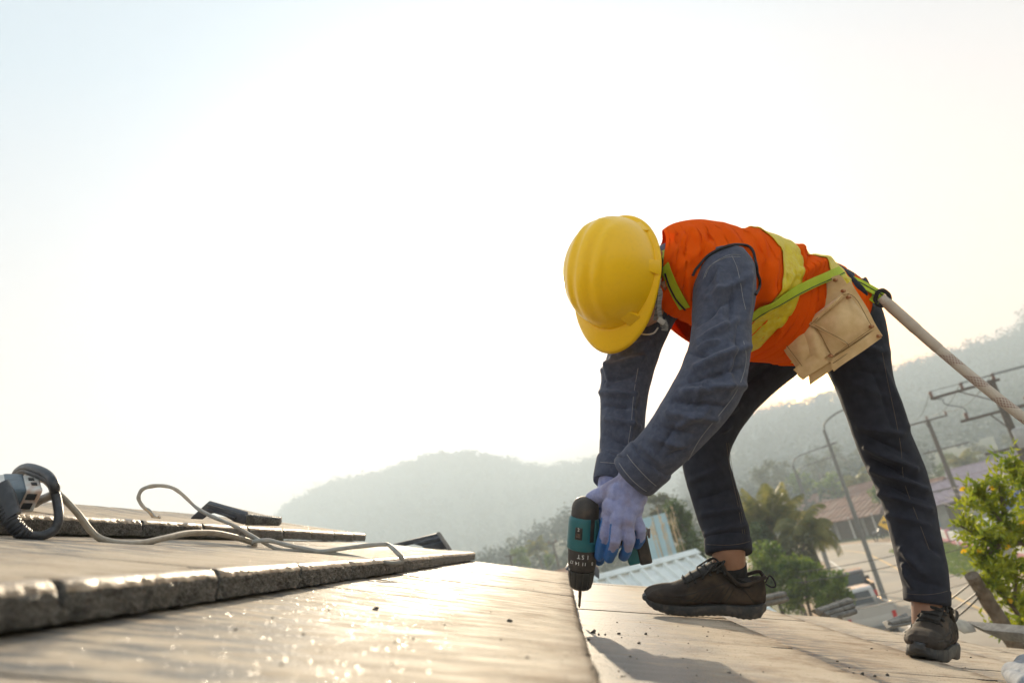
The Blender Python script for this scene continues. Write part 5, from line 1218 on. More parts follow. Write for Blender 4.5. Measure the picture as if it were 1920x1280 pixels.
# grit
g = np.random.default_rng(3); mb = MB()
M_GRIT = mat('dark_grit', (.05, .042, .036), (.14, .12, .10), scale=200, rough=.9)
def crumb(c, r):
    V_, F_ = ellipsoid((0, 0, 0), RT * r * g.uniform(.7, 1.5), YV * r * g.uniform(.7, 1.3), NV * r * g.uniform(.5, .9), 4, 6); V_ = V_ * (1 + g.normal(size=(len(V_), 1)) * .16); mb.add(V_ + c, F_)
T_ROOF = None
def roof_hit(x, y):
    dg = bpy.context.evaluated_depsgraph_get(); d = Vector(ray(x, y)).normalized()
    ok, loc, nrm, idx, ob, _ = SC.ray_cast(dg, Vector(ray(x, y)) * .05, d); return np.array(loc) if ok and ob.name.startswith('tile') else None
hz_o = [o for o in bpy.data.objects if o.name == 'haze'][0]; hz_o.hide_viewport = True
for x, y, r in ((1617, 1265, .0045), (1640, 1268, .0042), (1664, 1266, .004), (1113, 1186, .005), (1135, 1190, .003), (1211, 1189, .0035), (1634, 1216, .003), (705, 1143, .004), (955, 1165, .003), (1122, 1190, .003), (1198, 1206, .003), (1570, 1240, .0025), (1820, 1232, .0025), (1104, 1200, .003), (1160, 1188, .0025)):
    c = roof_hit(x, y)
    if c is not None: crumb(c + NV * r * .4, r)
for i in range(80):
    x, y = (g.uniform(1095, 1420), g.uniform(1160, 1270)) if i < 35 else (g.uniform(300, 1060), g.uniform(1020, 1270)) if i < 65 else (g.uniform(1400, 1900), g.uniform(1170, 1275))
    c = roof_hit(x, y)
    if c is not None: crumb(c + NV * .0006, g.uniform(.0006, .0019))
hz_o.hide_viewport = False
kind(mb.build('debris', M_GRIT, None, 180), 'stuff')
# ================================================================ the village below and beyond
def PD(x, y, dist): d = ray(x, y); return d * (dist / math.hypot(d[0], d[1]))
M_WOODP = mat('weathered_pole_wood', (.07, .05, .04), (.12, .09, .07), scale=8, rough=.9)
M_GALV = mat('galvanised_steel', (.24, .235, .23), (.18, .18, .175), scale=10, rough=.5, metal=.35)
M_INSUL = mat('brown_insulator', (.14, .06, .04), rough=.4)
M_WIRE = mat('wire_insulation', (.04, .04, .042), rough=.6)
M_BARK = mat('bark', (.10, .075, .055), (.2, .16, .125), scale=20, rough=.95, bump=.8, bscale=40, bdist=.02)
L_BUSH = leafmat('bush_leaves', (.055, .12, .012), (.20, .25, .025), 2.2, .5, None)
L_DARK = leafmat('dark_green_leaves', (.035, .075, .016), (.10, .14, .025), 1.6, .32, None)
L_OLIVE = leafmat('olive_leaves', (.075, .085, .035), (.15, .15, .06), 1.2, .35, None)
L_PALM = leafmat('palm_leaflets', (.11, .12, .025), (.27, .24, .06), 1.8, .5, None)
L_YG = leafmat('bright_leaves', (.12, .19, .012), (.36, .38, .02), 9, .5, None)
L_REED = leafmat('dry_reed', (.42, .33, .2), (.56, .44, .28), 6, .3, None)
gt = np.random.default_rng(21)
def tree(name, label, px, py, dist, rx, rz, leaf, n, m, cat='tree', group=None, clumps=16, trunk=True, seed=None):
    g = np.random.default_rng(seed if seed is not None else int(px * 7 + py)); c = PD(px, py, dist); base = np.array([c[0], c[1], GZ])
    t = thing(name, label, cat, base, group)
    th_ = g.uniform(0, 2 * math.pi, clumps); rr = g.random(clumps) ** .5 * .72; zz = g.uniform(-.75, .8, clumps)
    C = np.stack([rr * np.cos(th_) * rx * np.sqrt(1 - zz ** 2 * .6), rr * np.sin(th_) * rx * np.sqrt(1 - zz ** 2 * .6), zz * rz], 1) + c; rad = g.uniform(.28, .5, clumps) * min(rx, rz * 1.2)
    V, F = leafcards(C, rad, n, leaf, g, .9, .1); mesh('crown', V, F, m, t, 0)
    if trunk:
        b = MB(); top = c + np.array([0, 0, rz * .15]); b.add(*tube(catmull([base - [0, 0, .2], base * .5 + top * .5 + [g.normal() * .12, g.normal() * .12, 0], top], 5), np.linspace(.09, .04, 11) * max(rx, .8), 8)); b.build('trunk', M_BARK, t, 60)
        for i in range(5): mesh('limb', *tube(catmull([c - [0, 0, rz * (.6 - .15 * i)], (c + C[i]) / 2, C[i]], 4), np.linspace(.045, .015, 9) * max(rx, .8), 6), M_BARK, t, 60)
    return t
def palm(name, label, px, py, dist, R_, n=20, group=None, seed=1, droop=1.0, m=None, lean=.3):
    """crown centre in the view, frond length R_"""
    g = np.random.default_rng(seed); c = PD(px, py, dist); base = np.array([c[0] + lean, c[1], GZ]); t = thing(name, label, 'palm tree', base, group)
    mesh('trunk', *tube(catmull([base - [0, 0, .2], base * .6 + c * .4 + [lean * .2, 0, 0], c], 7), .13 + .012 * np.sin(np.arange(15) * 2.1), 9), M_BARK, t, 60)
    for k in range(n):
        a = 2 * math.pi * (k * .381966 % 1) + g.normal() * .1; e0 = R(88 - 82 * (k / n) ** .9); L_ = R_ * g.uniform(.85, 1.1); pts = []; e = e0; p = c.copy()
        for s in range(13):
            pts.append(p.copy()); p = p + np.array([math.cos(a) * math.cos(e), math.sin(a) * math.cos(e), math.sin(e)]) * L_ / 12; e -= droop * (.05 + .017 * s) * (1.15 - .3 * math.sin(e0))
        pts = np.array(pts); b = MB(); b.add(*tube(pts, np.linspace(.022, .005, 13) * R_ / 2.4, 5))
        P2 = catmull(pts, 3); T = np.gradient(P2, axis=0); side = unit(np.cross(T[3], [0, 0, 1.0]))
        for i in range(3, len(P2)):
            q = i / len(P2); ll = R_ * .36 * math.sin(math.pi * min(q * .88 + .12, 1)) ** .7 + .06; tt_ = unit(T[i]); nn = unit(np.cross(side, tt_))
            for s in (1, -1):
                d = unit(side * s * .8 + tt_ * .6 - nn * (.2 if nn[2] > 0 else -.2) - np.array([0, 0, .28 + .25 * g.random()])); w = tt_ * (.020 + .008 * g.random()) * R_ / 2.0
                p0 = P2[i]; p1 = p0 + d * ll * .55; p2 = p0 + d * ll - np.array([0, 0, ll * .18]); b.add([p0 - w, p0 + w, p1 + w, p1 - w, p2], [[0, 1, 2, 3], [3, 2, 4]])
        b.build('frond', m or L_PALM, t, 0)
    return t
# -- nearest greenery under the gable
G_B = 'leafy bushes on the bank below the gable'
tree('leafy_tree', 'rounded dark green tree right behind the white metal roof', 1288, 1000, 31, 1.0, 1.35, .085, 3600, L_DARK)
tree('bush', 'bright green bush just above the heel of the far shoe', 1440, 1075, 26, 1.05, .95, .075, 3600, L_BUSH, 'bush', clumps=18)
tree('bush', 'dense green bush filling the gap left of the parked pickups', 1505, 1092, 25, .95, .8, .07, 3400, L_BUSH, 'bush', clumps=18, seed=5)
tree('bush', 'low fern-like green bush right beside the dark pickup', 1558, 1108, 24, .62, .52, .06, 2200, L_BUSH, 'bush', clumps=14, seed=9)
tree('bush', 'dark green shrub directly below the taller coconut palm', 1428, 1018, 34, 1.0, .9, .085, 2600, L_DARK, 'bush', clumps=14)
tree('bush', 'olive green shrub under the drooping palm fronds', 1500, 1040, 33, 1.2, .8, .085, 2800, L_OLIVE, 'bush', clumps=14)
palm('coconut_palm', 'taller coconut palm with upright fronds between the legs of the worker', 1442, 988, 36, 2.1, 26, seed=3, droop=.42)
palm('coconut_palm', 'lower coconut palm with drooping fronds right of the upright one', 1512, 1008, 34, 1.75, 20, seed=8, droop=1.5)
# -- village trees
G_T = 'trees among the village houses'
for i, (x, y, d, rx, rz, m, lab) in enumerate([
    (1432, 898, 150, 3.6, 3.4, L_OLIVE, 'hazy olive tree above the coconut palm, leftmost of its row'), (1462, 893, 165, 3.4, 3.0, L_OLIVE, 'hazy round tree just left of the second street lamp'), (1530, 880, 170, 4.0, 3.2, L_OLIVE, 'pale hazy tree behind the tallest street lamp'),
    (1585, 862, 180, 4.2, 3.4, L_OLIVE, 'hazy broad tree right of the tallest street lamp'), (1560, 912, 130, 2.6, 2.0, L_BUSH, 'small hazy tree over the house with the rusty roof'), (1502, 905, 140, 2.4, 2.0, L_BUSH, 'small pale tree above the yellow house'),
    (1655, 942, 82, 1.6, 2.0, L_BUSH, 'green tree at the right end of the rusty roof'), (1760, 905, 95, 2.6, 2.0, L_DARK, 'dark green tree at the foot of the shorter power pole'), (1740, 930, 85, 2.2, 1.8, L_DARK, 'bushy tree beside the near leg, left of the pink roofs'),
    (1850, 850, 150, 3.2, 2.2, L_OLIVE, 'olive tree behind the transformer pole'), (1790, 868, 160, 3.4, 2.4, L_BUSH, 'yellow green tree left of the small palm by the poles'), (1906, 838, 160, 3.6, 2.6, L_OLIVE, 'hazy tree at the right edge under the transformer'),
    (1240, 962, 60, 1.0, 1.6, L_OLIVE, 'thin bare-looking tree above the battery of the drill'), (1222, 990, 58, .8, .8, L_OLIVE, 'small scrubby tree beside the belt hook of the drill')]):
    tree('village_tree', lab, x, y, d, rx, rz, .16 if d < 100 else .28, 1100 if d < 140 else 900, m, 'tree', G_T, 12)
palm('small_palm', 'hazy palm between the two power poles', 1808, 872, 105, 2.6, 18, seed=11, droop=1.2)
palm('small_palm', 'hazy palm above the rusty roofed house', 1612, 908, 110, 2.9, 16, seed=12, droop=1.3)
palm('small_palm', 'small distant palm left of the drill', 1006, 1030, 115, 2.5, 18, seed=13, droop=1.2)
tree('distant_tree', 'bushy distant tree left of the small palm by the drill', 976, 1046, 105, 1.5, 1.4, .16, 900, L_BUSH)
tree('distant_tree', 'low distant tree between the small palm and the drill', 1028, 1052, 100, 1.0, .9, .14, 700, L_BUSH)
tree('distant_tree', 'faint distant tree leftmost in the valley beyond the gable', 958, 1022, 190, 1.6, 2.2, .2, 500, L_OLIVE)
# -- poles and wires
def lateral(p): d = unit([p[0], p[1], 0]); return np.array([d[1], -d[0], 0])
def wire(name, a, b_, sag, r, label, group, m=None):
    a, b_ = np.asarray(a, float), np.asarray(b_, float); t = np.linspace(0, 1, 22)[:, None]; C = a + (b_ - a) * t - np.array([0, 0, 1]) * sag * 4 * t * (1 - t)
    o = mesh(name, *tube(C, r, 5, False), m or M_WIRE, None, 60, loc=a); return tag(o, label, 'power line', group)
def pole(px, py, dist, label, arms, thick, trafo=None, low=None):
    top = PD(px, py, dist); base = np.array([top[0], top[1], GZ]); t = thing('utility_pole', label, 'utility pole', base); e = lateral(top); f = unit([top[0], top[1], 0])
    mesh('pole', *tube([base - [0, 0, .3], top], [thick * 1.35, thick], 10), M_WOODP, t, 60); tips = []
    for (dz, l, r, ins) in arms:
        a, b_ = top + [0, 0, -dz] - e * l - f * thick, top + [0, 0, -dz] + e * r - f * thick; mesh('crossarm', *box((a + b_) / 2, e * (l + r) / 2, f * .05, np.array([0, 0, .06])), M_WOODP, t, 0)
        for q in ins:
            p = a + (b_ - a) * q; mesh('insulator', *lathe(p + [0, 0, .05], [0, 0, 1], [(0, .05), (.10, .09), (.16, .05), (.22, .10), (.30, .04)], 10), M_INSUL, t, 60); tips.append(p + np.array([0, 0, .34]))
        if l > 1.2: mesh('brace', *tube([a * .6 + b_ * .4 + f * .02, np.array([top[0], top[1], top[2] - dz - .95]) - f * thick], .028, 6), M_WOODP, t, 60)
    if trafo: mesh('transformer', *lathe(top + [0, 0, -trafo[0]] + e * trafo[1] - f * .15, [0, 0, -1], [(0, .10), (.04, .27), (.12, .30), (.85, .30), (.9, .26)], 18), mat('transformer_paint', (.42, .42, .42), (.34, .34, .34), scale=5, rough=.5), t, 50)
    for k in (low or []): mesh('crossarm', *box(top + [0, 0, -k[0]] + e * k[1] - f * thick, e * k[2], f * .045, np.array([0, 0, .05])), M_WOODP, t, 0)
    return top, tips, e
p2, tips2, e2_ = pole(1857, 712, 40, 'dark power pole with a grey transformer and long crossarms behind the rope', [(.10, 2.55, .35, (.03, .48, .93)), (1.45, 1.75, 1.25, (.1, .9))], .15, (2.3, .25), [(1.5, .9, .5), (3.1, -.35, 1.0)])
p1, tips1, e1_ = pole(1739, 787, 64, 'shorter power pole with two crossarms between the near leg and the transformer pole', [(.05, 1.35, 1.35, (.02, .5, .98))], .14, None, [(2.3, .45, 1.55), (5.1, -.9, 1.2)])
p3, tips3, e3_ = pole(1036, 1016, 88, 'small distant pole with a short crossarm just left of the drill', [(.1, .5, .5, (.1, .9))], .11)
p4, tips4, e4_ = pole(956, 1040, 80, 'short distant pole at the left end of the far trees', [(.06, .6, .6, ())], .11)
G_W = 'wires strung between the power poles'
for i in range(3): wire('power_line', tips1[i], tips2[i], .5, .014, ['leftmost', 'middle', 'rightmost'][i] + ' thin sagging wire strung between the two power poles', G_W)
for i in range(3): wire('power_line', tips2[i], tips2[i] + e2_ * 34 - np.array([0, 0, 0]) + np.array([0, -14, 1.2]), .9, .014, ['upper', 'middle', 'lower'][i] + ' wire running from the top of the transformer pole out of view', 'wires leaving the transformer pole')
for i in range(5): wire('cable', PD(1790 - 6 * i, 905 + 9 * i, 62), PD(1990, 838 + 22 * i, 38), .35 + .1 * i, .016, ['topmost', 'second', 'third', 'fourth', 'lowest'][i] + ' sagging cable running from the shorter pole over the pink roofs', 'low cables over the pink roofs')
for i in range(4): wire('cable', PD(1770 + 8 * i, 880 + 16 * i, 62), PD(1420, 985 + 15 * i, 75), .5, .016, ['topmost', 'second', 'third', 'lowest'][i] + ' faint cable running from the shorter pole over the village', 'low cables over the village')
gl_ = mesh('jumper_cable', *tube(catmull([tips2[0] - [0, 0, .4], PD(1766, 748, 40), PD(1772, 757, 40), PD(1790, 761, 40), PD(1806, 764, 40), PD(1814, 774, 40)], 6), .02, 6), M_WIRE, None, 60, loc=tips2[0]); tag(gl_, 'drooping jumper cable hanging between the crossarms of the transformer pole', 'cable')
# -- street lamps
def lamp(px, py, dist, label, arm=2.0):
    top = PD(px, py, dist); base = np.array([top[0], top[1], GZ]); t = thing('street_lamp', label, 'street lamp', base, 'street lamps along the road'); e = lateral(top); H = top[2]
    mesh('pole', *tube([base - [0, 0, .2], base * .4 + top * .6, top], [.105, .085, .06], 12), M_GALV, t, 60)
    C = catmull([top - [0, 0, .05], top + [0, 0, .25] + e * .12, top + [0, 0, .48] + e * .55, top + [0, 0, .62] + e * arm], 6); mesh('arm', *tube(C, .035, 8), M_GALV, t, 60)
    d = unit(C[-1] - C[-2]); u = np.array([0, 0, 1.0]); s = unit(np.cross(d, u))
    mesh('lamp_head', *loft([np.concatenate([C[-1] + d * x, s * w, np.cross(s, d) * h]) for x, w, h in ((-.05, .04, .04), (.1, .09, .06), (.4, .15, .075), (.7, .13, .05), (.78, .04, .02))], 3, 12), M_GALV, t, 60)
lamp(1545, 806, 33, 'tallest grey street lamp, its pole crossing the road beside the near leg', 1.15)
lamp(1487, 873, 48, 'middle street lamp with an arm reaching right over the yellow house', 2.0)
lamp(1496, 890, 60, 'hindmost street lamp half hidden behind the middle one', 2.3)
# -- houses
M_RUST = mat('rusty_red_sheet', (.17, .075, .048), (.26, .13, .085), scale=1.2, rough=.8, c3=(.30, .22, .17), scale3=.8, amt3=.5)
M_CREAM = mat('cream_wall', (.58, .48, .31), (.5, .42, .29), scale=2, rough=.9)
M_GREYW = mat('grey_block_wall', (.36, .34, .31), (.26, .25, .23), scale=2, rough=.95)
M_DARKW = mat('dark_timber_wall', (.085, .06, .045), (.13, .095, .07), scale=3, rough=.9)
M_PURP = mat('faded_purple_sheet', (.28, .20, .23), (.36, .27, .30), scale=1.5, rough=.6)
M_WHITEP = mat('white_paint', (.72, .70, .66), (.62, .60, .56), scale=2, rough=.8)
M_GLASSD = mat('dark_window_glass', (.02, .025, .03), rough=.1, spec=.8)
def house_(name, label, c, e, L_, D_, eave, ridge, mr, mw, ribs=0, posts=0, doors=(), windows=(), over=.4):
    """long side faces the camera; c middle of its front foot, e along it"""
    c = np.array([c[0], c[1], GZ]); e = unit(e); f = np.array([-e[1], e[0], 0]); f = f if f @ c > 0 else -f; z = np.array([0, 0, 1.0]); t = thing(name, label, 'house', c)
    b = MB(); b.add(*box(c + f * D_ / 2 + z * eave / 2, e * L_ / 2, f * D_ / 2, z * eave / 2)); b.build('wall', mw, t, 0)
    gp = MB()
    for s in (1, -1):
        q = [c + e * s * (L_ / 2 - .02) + z * eave, c + e * s * (L_ / 2 - .02) + f * D_ + z * eave, c + e * s * (L_ / 2 - .02) + f * D_ / 2 + z * (ridge - .05)]; q += [v - e * s * .1 for v in q]
        gp = MB().add(q, [[0, 1, 2], [5, 4, 3], [0, 3, 4, 1], [1, 4, 5, 2], [2, 5, 3, 0]]); gp.build('gable', mw, t, 0)
    for s in (0, 1):
        a = c - f * over + z * (eave - over * (ridge - eave) / (D_ / 2) + .03) if s == 0 else c + f * (D_ + over) + z * (eave - over * (ridge - eave) / (D_ / 2) + .03); k = c + f * D_ / 2 + z * (ridge + .03)
        X = e * (L_ / 2 + over); q = [a - X, a + X, k + X, k - X]; q += [v + z * .06 for v in q]
        b = MB().add(q, [[3, 2, 1, 0], [4, 5, 6, 7], [0, 1, 5, 4], [1, 2, 6, 5], [2, 3, 7, 6], [3, 0, 4, 7]]); ro = b.build('roof', mr, t, 0)
        if s == 0 and ribs:
            for i in range(ribs):
                x = -1 + 2 * (i + .5) / ribs; o0, o1 = a + X * x + z * .075, k + X * x + z * .075; mesh('roof_rib', *tube([o0, o1], .05, 4), mr, ro, 0)
    mesh('ridge_cap', *tube([c + f * D_ / 2 - e * (L_ / 2 + over) + z * (ridge + .08), c + f * D_ / 2 + e * (L_ / 2 + over) + z * (ridge + .08)], .09, 6), mr, t, 0)
    for (x, w, h) in doors: mesh('doorway', *box(c + e * x - f * .01 + z * h / 2, e * w / 2, f * .06, z * h / 2), M_DARKW, t, 0)
    for (x, zz, w, h) in windows:
        fr = mesh('window', *box(c + e * x - f * .02 + z * zz, e * w / 2, f * .05, z * h / 2), M_WHITEP, t, 0)
        for s in (-1, 1): mesh('pane', *box(c + e * (x + s * w * .23) - f * .075 + z * zz, e * w * .19, f * .01, z * h * .4), M_GLASSD, fr, 0)
    for i in range(posts):
        x = -L_ / 2 + L_ * (i + .5) / posts; mesh('porch_post', *tube([c + e * x - f * over * .8, c + e * x - f * over * .8 + z * (eave - .2)], .09, 8), M_WHITEP, t, 60)
    return t
A, B_ = G(1541, 1018), G(1700, 996)
ee = unit(B_ - A); mid_ = (A + B_) / 2 + np.array([.6, 1.2, 0])
house_('roadside_house', 'long low house with a rusty red sheet roof at the bend of the road', mid_, ee, 15.5, 6.5, 2.3, 3.7, M_RUST, M_GREYW, 22, 5, ((-4.2, 1.6, 1.9), (-1.2, 3.4, 2.0), (3.2, 4.4, 2.0)), (), 1.1)
c = G(1480, 968, -5.6); house_('yellow_house', 'small cream yellow house behind the coconut palms', c, lateral(c), 4.6, 5, 2.2, 3.1, M_RUST, M_CREAM, 8, 0, ((-.6, .9, 1.8),), ((1.1, 1.3, .9, .9),))
c = PD(1808, 935, 72); house_('pink_roofed_house', 'house with a faded pink purple sheet roof behind the right shrub', c, unit(lateral(c) + np.array([.15, .3, 0])), 9, 7, 2.1, 3.5, M_PURP, M_GREYW, 14, 0, ((-1, 1.2, 1.9),), ((2, 1.3, 1, .9),))
c = PD(1880, 905, 85); house_('purple_roofed_house', 'second purple sheet roof further back by the right edge', c, lateral(c), 8, 7, 2.4, 4.0, M_PURP, M_CREAM, 12, 0, (), ((0, 1.4, 1, .9),))
c = G(1092, 1060, -5.5); house_('red_roofed_house', 'distant house with a red roof half hidden behind the drill', c, lateral(c), 6, 5, 2.6, 4.4, mat('dull_red_roof', (.34, .13, .10), (.42, .19, .14), scale=2, rough=.8), M_GREYW, 9, 0, (), ((-1.2, 1.4, .8, .9),))
c = PD(1008, 1062, 62); house_('orange_roofed_shed', 'low shed with an orange roof just showing over the gable edge', c, lateral(c), 5.0, 4, 3.5, 4.1, mat('orange_roof', (.42, .22, .13), (.5, .3, .2), scale=2, rough=.8), M_GREYW, 6)
c = PD(1665, 935, 100); house_('dark_roofed_house', 'second rusty roof rising behind the right end of the roadside house', c, lateral(c), 7, 6, 3.0, 4.5, M_RUST, M_DARKW, 10)
for i, (x, y, d) in enumerate(((1425, 930, 140), (1545, 925, 135), (1600, 890, 170))):
    c = PD(x, y + 12, d); house_('village_house', ['hazy village house left of the middle street lamp', 'hazy village house just above the rusty roof', 'hazy village house left of the near knee'][i], c, lateral(c), 8, 6, 2.5, 4.2, [M_PURP, M_RUST, M_RUST][i], M_CREAM, 0, 0, ((-1.5, 1, 1.9),), ((1.5, 1.4, 1.1, .9),))
# -- white metal roof next door
sr0, sr1 = P(1119, 1084, 17.6), P(1305, 1037, 18.2); se = unit([sr1[0] - sr0[0], sr1[1] - sr0[1], 0]); sf = np.array([se[1], -se[0], 0]); sf = sf if sf @ FW < 0 else -sf
M_WMET = mat('white_roof_metal', (.62, .66, .64), (.70, .73, .71), scale=2, rough=.38, metal=.1, c3=(.5, .5, .46), scale3=3, amt3=.5)
zr = (sr0[2] + sr1[2]) / 2; sr0 = np.array([sr0[0], sr0[1], zr]) - se * 1.5; sr1 = np.array([sr1[0], sr1[1], zr]); dn = unit(sf * math.cos(R(24)) - np.array([0, 0, math.sin(R(24))])); LN = 4.2; up_ = unit(np.cross(se, dn)); up_ = up_ if up_[2] > 0 else -up_
shed = thing('metal_roofed_shed', 'neighbouring shed with a white ribbed metal roof behind the far shoe', 'shed', np.array([*((sr0 + sr1) / 2)[:2], GZ]))
npn = 7
for i in range(npn):
    a, b_ = sr0 + (sr1 - sr0) * i / npn, sr0 + (sr1 - sr0) * (i + 1) / npn
    prof = []; 
    for q, hgt in ((0, 0), (.30, 0), (.36, .06), (.46, .06), (.52, 0), (.80, 0), (.86, .06), (.96, .06), (1.0, 0)): prof.append(a + (b_ - a) * q + up_ * hgt)
    V = prof + [p + dn * LN for p in prof]; n = len(prof); V += [p - up_ * .004 for p in V]
    F = [[j, j + 1, n + j + 1, n + j] for j in range(n - 1)] + [[2 * n + j, 3 * n + j, 3 * n + j + 1, 2 * n + j + 1] for j in range(n - 1)] + [[j, 2 * n + j, 2 * n + j + 1, j + 1] for j in range(n - 1)]
    o = mesh('roof_panel', V, F, M_WMET, shed, 0)
mesh('ridge_cap', *box((sr0 + sr1) / 2 + up_ * .06 + dn * .04, (sr1 - sr0) / 2 + se * .05, dn * .13, up_ * .012), M_WMET, shed, 0)
dn2 = unit(-sf * math.cos(R(24)) - np.array([0, 0, math.sin(R(24))])); b = MB(); q = [sr0, sr1, sr1 + dn2 * LN, sr0 + dn2 * LN]; q += [v - np.array([0, 0, .02]) for v in q]
b.add(q, [[0, 1, 2, 3], [7, 6, 5, 4], [0, 4, 5, 1], [1, 5, 6, 2], [2, 6, 7, 3], [3, 7, 4, 0]]); b.build('rear_slope', M_WMET, shed, 0)
hh = (zr - .35 - math.sin(R(24)) * LN * .9 - GZ); b = MB(); b.add(*box((sr0 + sr1) / 2 * [1, 1, 0] + np.array([0, 0, GZ + hh / 2]), (sr1 - sr0) / 2 * .97, sf * LN * .8, np.array([0, 0, hh / 2]))); b.build('wall', M_GREYW, shed, 0)
# -- blue wall and dry reeds
c = PD(1232, 1000, 24); e = lateral(c); bw = thing('blue_wall', 'pale blue sheet wall seen between the battery and the dark green tree', 'wall', np.array([c[0], c[1], GZ]))
M_BLUEW = mat('pale_blue_sheet', (.30, .45, .54), (.36, .51, .58), scale=2, rough=.7)
for i in range(1, 4): mesh('sheet', *box(np.array([c[0], c[1], (GZ + c[2] + .55) / 2]) + e * (i - 2.5) * .42 + unit(c * [1, 1, 0]) * .02 * (i % 2), e * .205, unit(c * [1, 1, 0]) * .012, np.array([0, 0, (c[2] + .55 - GZ) / 2])), M_BLUEW, bw, 0)
g = np.random.default_rng(4); mb = MB()
for i in range(16):
    x = g.uniform(1216, 1266); top = PD(x, g.uniform(945, 1000), 21 + g.uniform(-.5, .5)); base = np.array([top[0] + g.normal() * .15, top[1], GZ]); C = catmull([base, base * .4 + top * .6, top], 5); mb.add(*tube(C, np.linspace(.012, .006, len(C)), 5))
    for k in range(26):
        q = top - np.array([0, 0, g.uniform(0, .38)]); d = unit(g.normal(size=3) + np.array([0, 0, 1.2])) * g.uniform(.05, .12); w = unit(np.cross(d, g.normal(size=3))) * .008; mb.add([q - w, q + w, q + d], [[0, 1, 2]])
rd = mb.build('dry_reeds', L_REED, None, 0, loc=PD(1235, 1000, 21) * [1, 1, 0] + np.array([0, 0, GZ])); tag(rd, 'tan plumed dry reeds standing in front of the pale blue wall', 'reeds')
# -- road sign, painted wall, small things by the road
sp_ = PD(1662, 980, 67); e = lateral(sp_); f = unit(sp_ * [1, 1, 0]); sg = thing('warning_sign', 'yellow diamond warning sign with a black arrow at the bend', 'road sign', np.array([sp_[0], sp_[1], GZ]))
M_SIGNY = mat('sign_yellow', (.85, .50, .01), rough=.5); z = np.array([0, 0, 1.0])
mesh('post', *tube([np.array([sp_[0], sp_[1], GZ]), sp_], .06, 8), M_WHITEP, sg, 60)
mesh('plate', *box(sp_ - f * .09, (e + z) / 1.414 * .44, (z - e) / 1.414 * .44, f * .015), M_SIGNY, sg, 0)
b = MB(); 
b.add(*box(sp_ - f * .112 + e * .08 - z * .08, e * .05, z * .20, f * .004)); b.add(*box(sp_ - f * .112 - e * .02 + z * .08, e * .15, z * .05, f * .004))
b.add([sp_ - f * .116 - e * .30 + z * .08, sp_ - f * .116 - e * .14 + z * .22, sp_ - f * .116 - e * .14 - z * .06], [[0, 1, 2]]); b.build('arrow', M_BLACKT, sg, 0)
w0, w1 = G(1757, 1014), G(1935, 1052); wl = thing('painted_wall', 'low pink and white garden wall along the grass verge', 'wall', (w0 + w1) / 2); n = 9
M_PINK = mat('pink_paint', (.62, .23, .27), (.55, .2, .24), scale=2, rough=.8)
wd = unit(w1 - w0); wn = np.array([-wd[1], wd[0], 0]); Lw = np.linalg.norm(w1 - w0)
for i in range(n):
    a = w0 + wd * Lw * (i + .5) / n; o = mesh('wall_panel', *box(a + z * .62, wd * Lw / n * .46, wn * .07, z * .28), M_WHITEP, wl, 0); mesh('pink_base', *box(a + z * .17, wd * Lw / n * .48, wn * .10, z * .17), M_PINK, wl, 0)
    mesh('wall_post', *box(w0 + wd * Lw * i / n + z * .5, wd * .13, wn * .14, z * .52), M_PINK if i % 3 else M_WHITEP, wl, 0)
c = PD(1860, 985, 44); e = lateral(c); tk = thing('water_tank', 'blue and white drum lying behind the painted wall', 'tank', np.array([c[0], c[1], c[2] - .5]))
mesh('drum', *lathe(c - e * .55, e, [(0, .30), (.03, .40), (.3, .42), (.35, .40), (.7, .42), (.8, .42)], 20, z), M_WHITEP, tk, 50); mesh('drum_end', *lathe(c + e * .25, e, [(0, .425), (.28, .42), (.31, .33)], 20, z), mat('dark_blue_plastic', (.05, .06, .16), rough=.5), tk, 50)
mesh('stand', *box(np.array([c[0], c[1], (c[2] - .42 + GZ) / 2]), e * .45, f * .35, z * (c[2] - .42 - GZ) / 2), M_GREYW, tk, 0)
c = PD(1893, 938, 50); sb = thing('blue_signboard', 'plain blue board on white posts at the right edge', 'signboard', np.array([c[0], c[1], GZ])); e = lateral(c)
mesh('board', *box(c, e * .75, unit(c * [1, 1, 0]) * .03, z * .5), mat('blue_paint', (.07, .11, .30), (.09, .13, .34), scale=4, rough=.6), sb, 0)
for s in (-1, 1): mesh('post', *tube([np.array([c[0], c[1], GZ]) + e * s * .82, c + e * s * .82 + z * .6], .06, 8), M_WHITEP, sb, 60)
c = G(1768, 1008); pp = thing('painted_post', 'short roadside post painted orange, grey and blue beside the near leg', 'post', c)
for z0, z1, col_ in ((0, .7, (.3, .3, .3)), (.7, 1.35, (.10, .18, .24)), (1.35, 1.5, (.6, .6, .58)), (1.5, 2.1, (.6, .2, .1))): mesh('painted_section', *lathe(c + z * z0, z, [(0, .16), (z1 - z0, .19)], 12), mat('post_paint', col_, rough=.7), pp, 60)
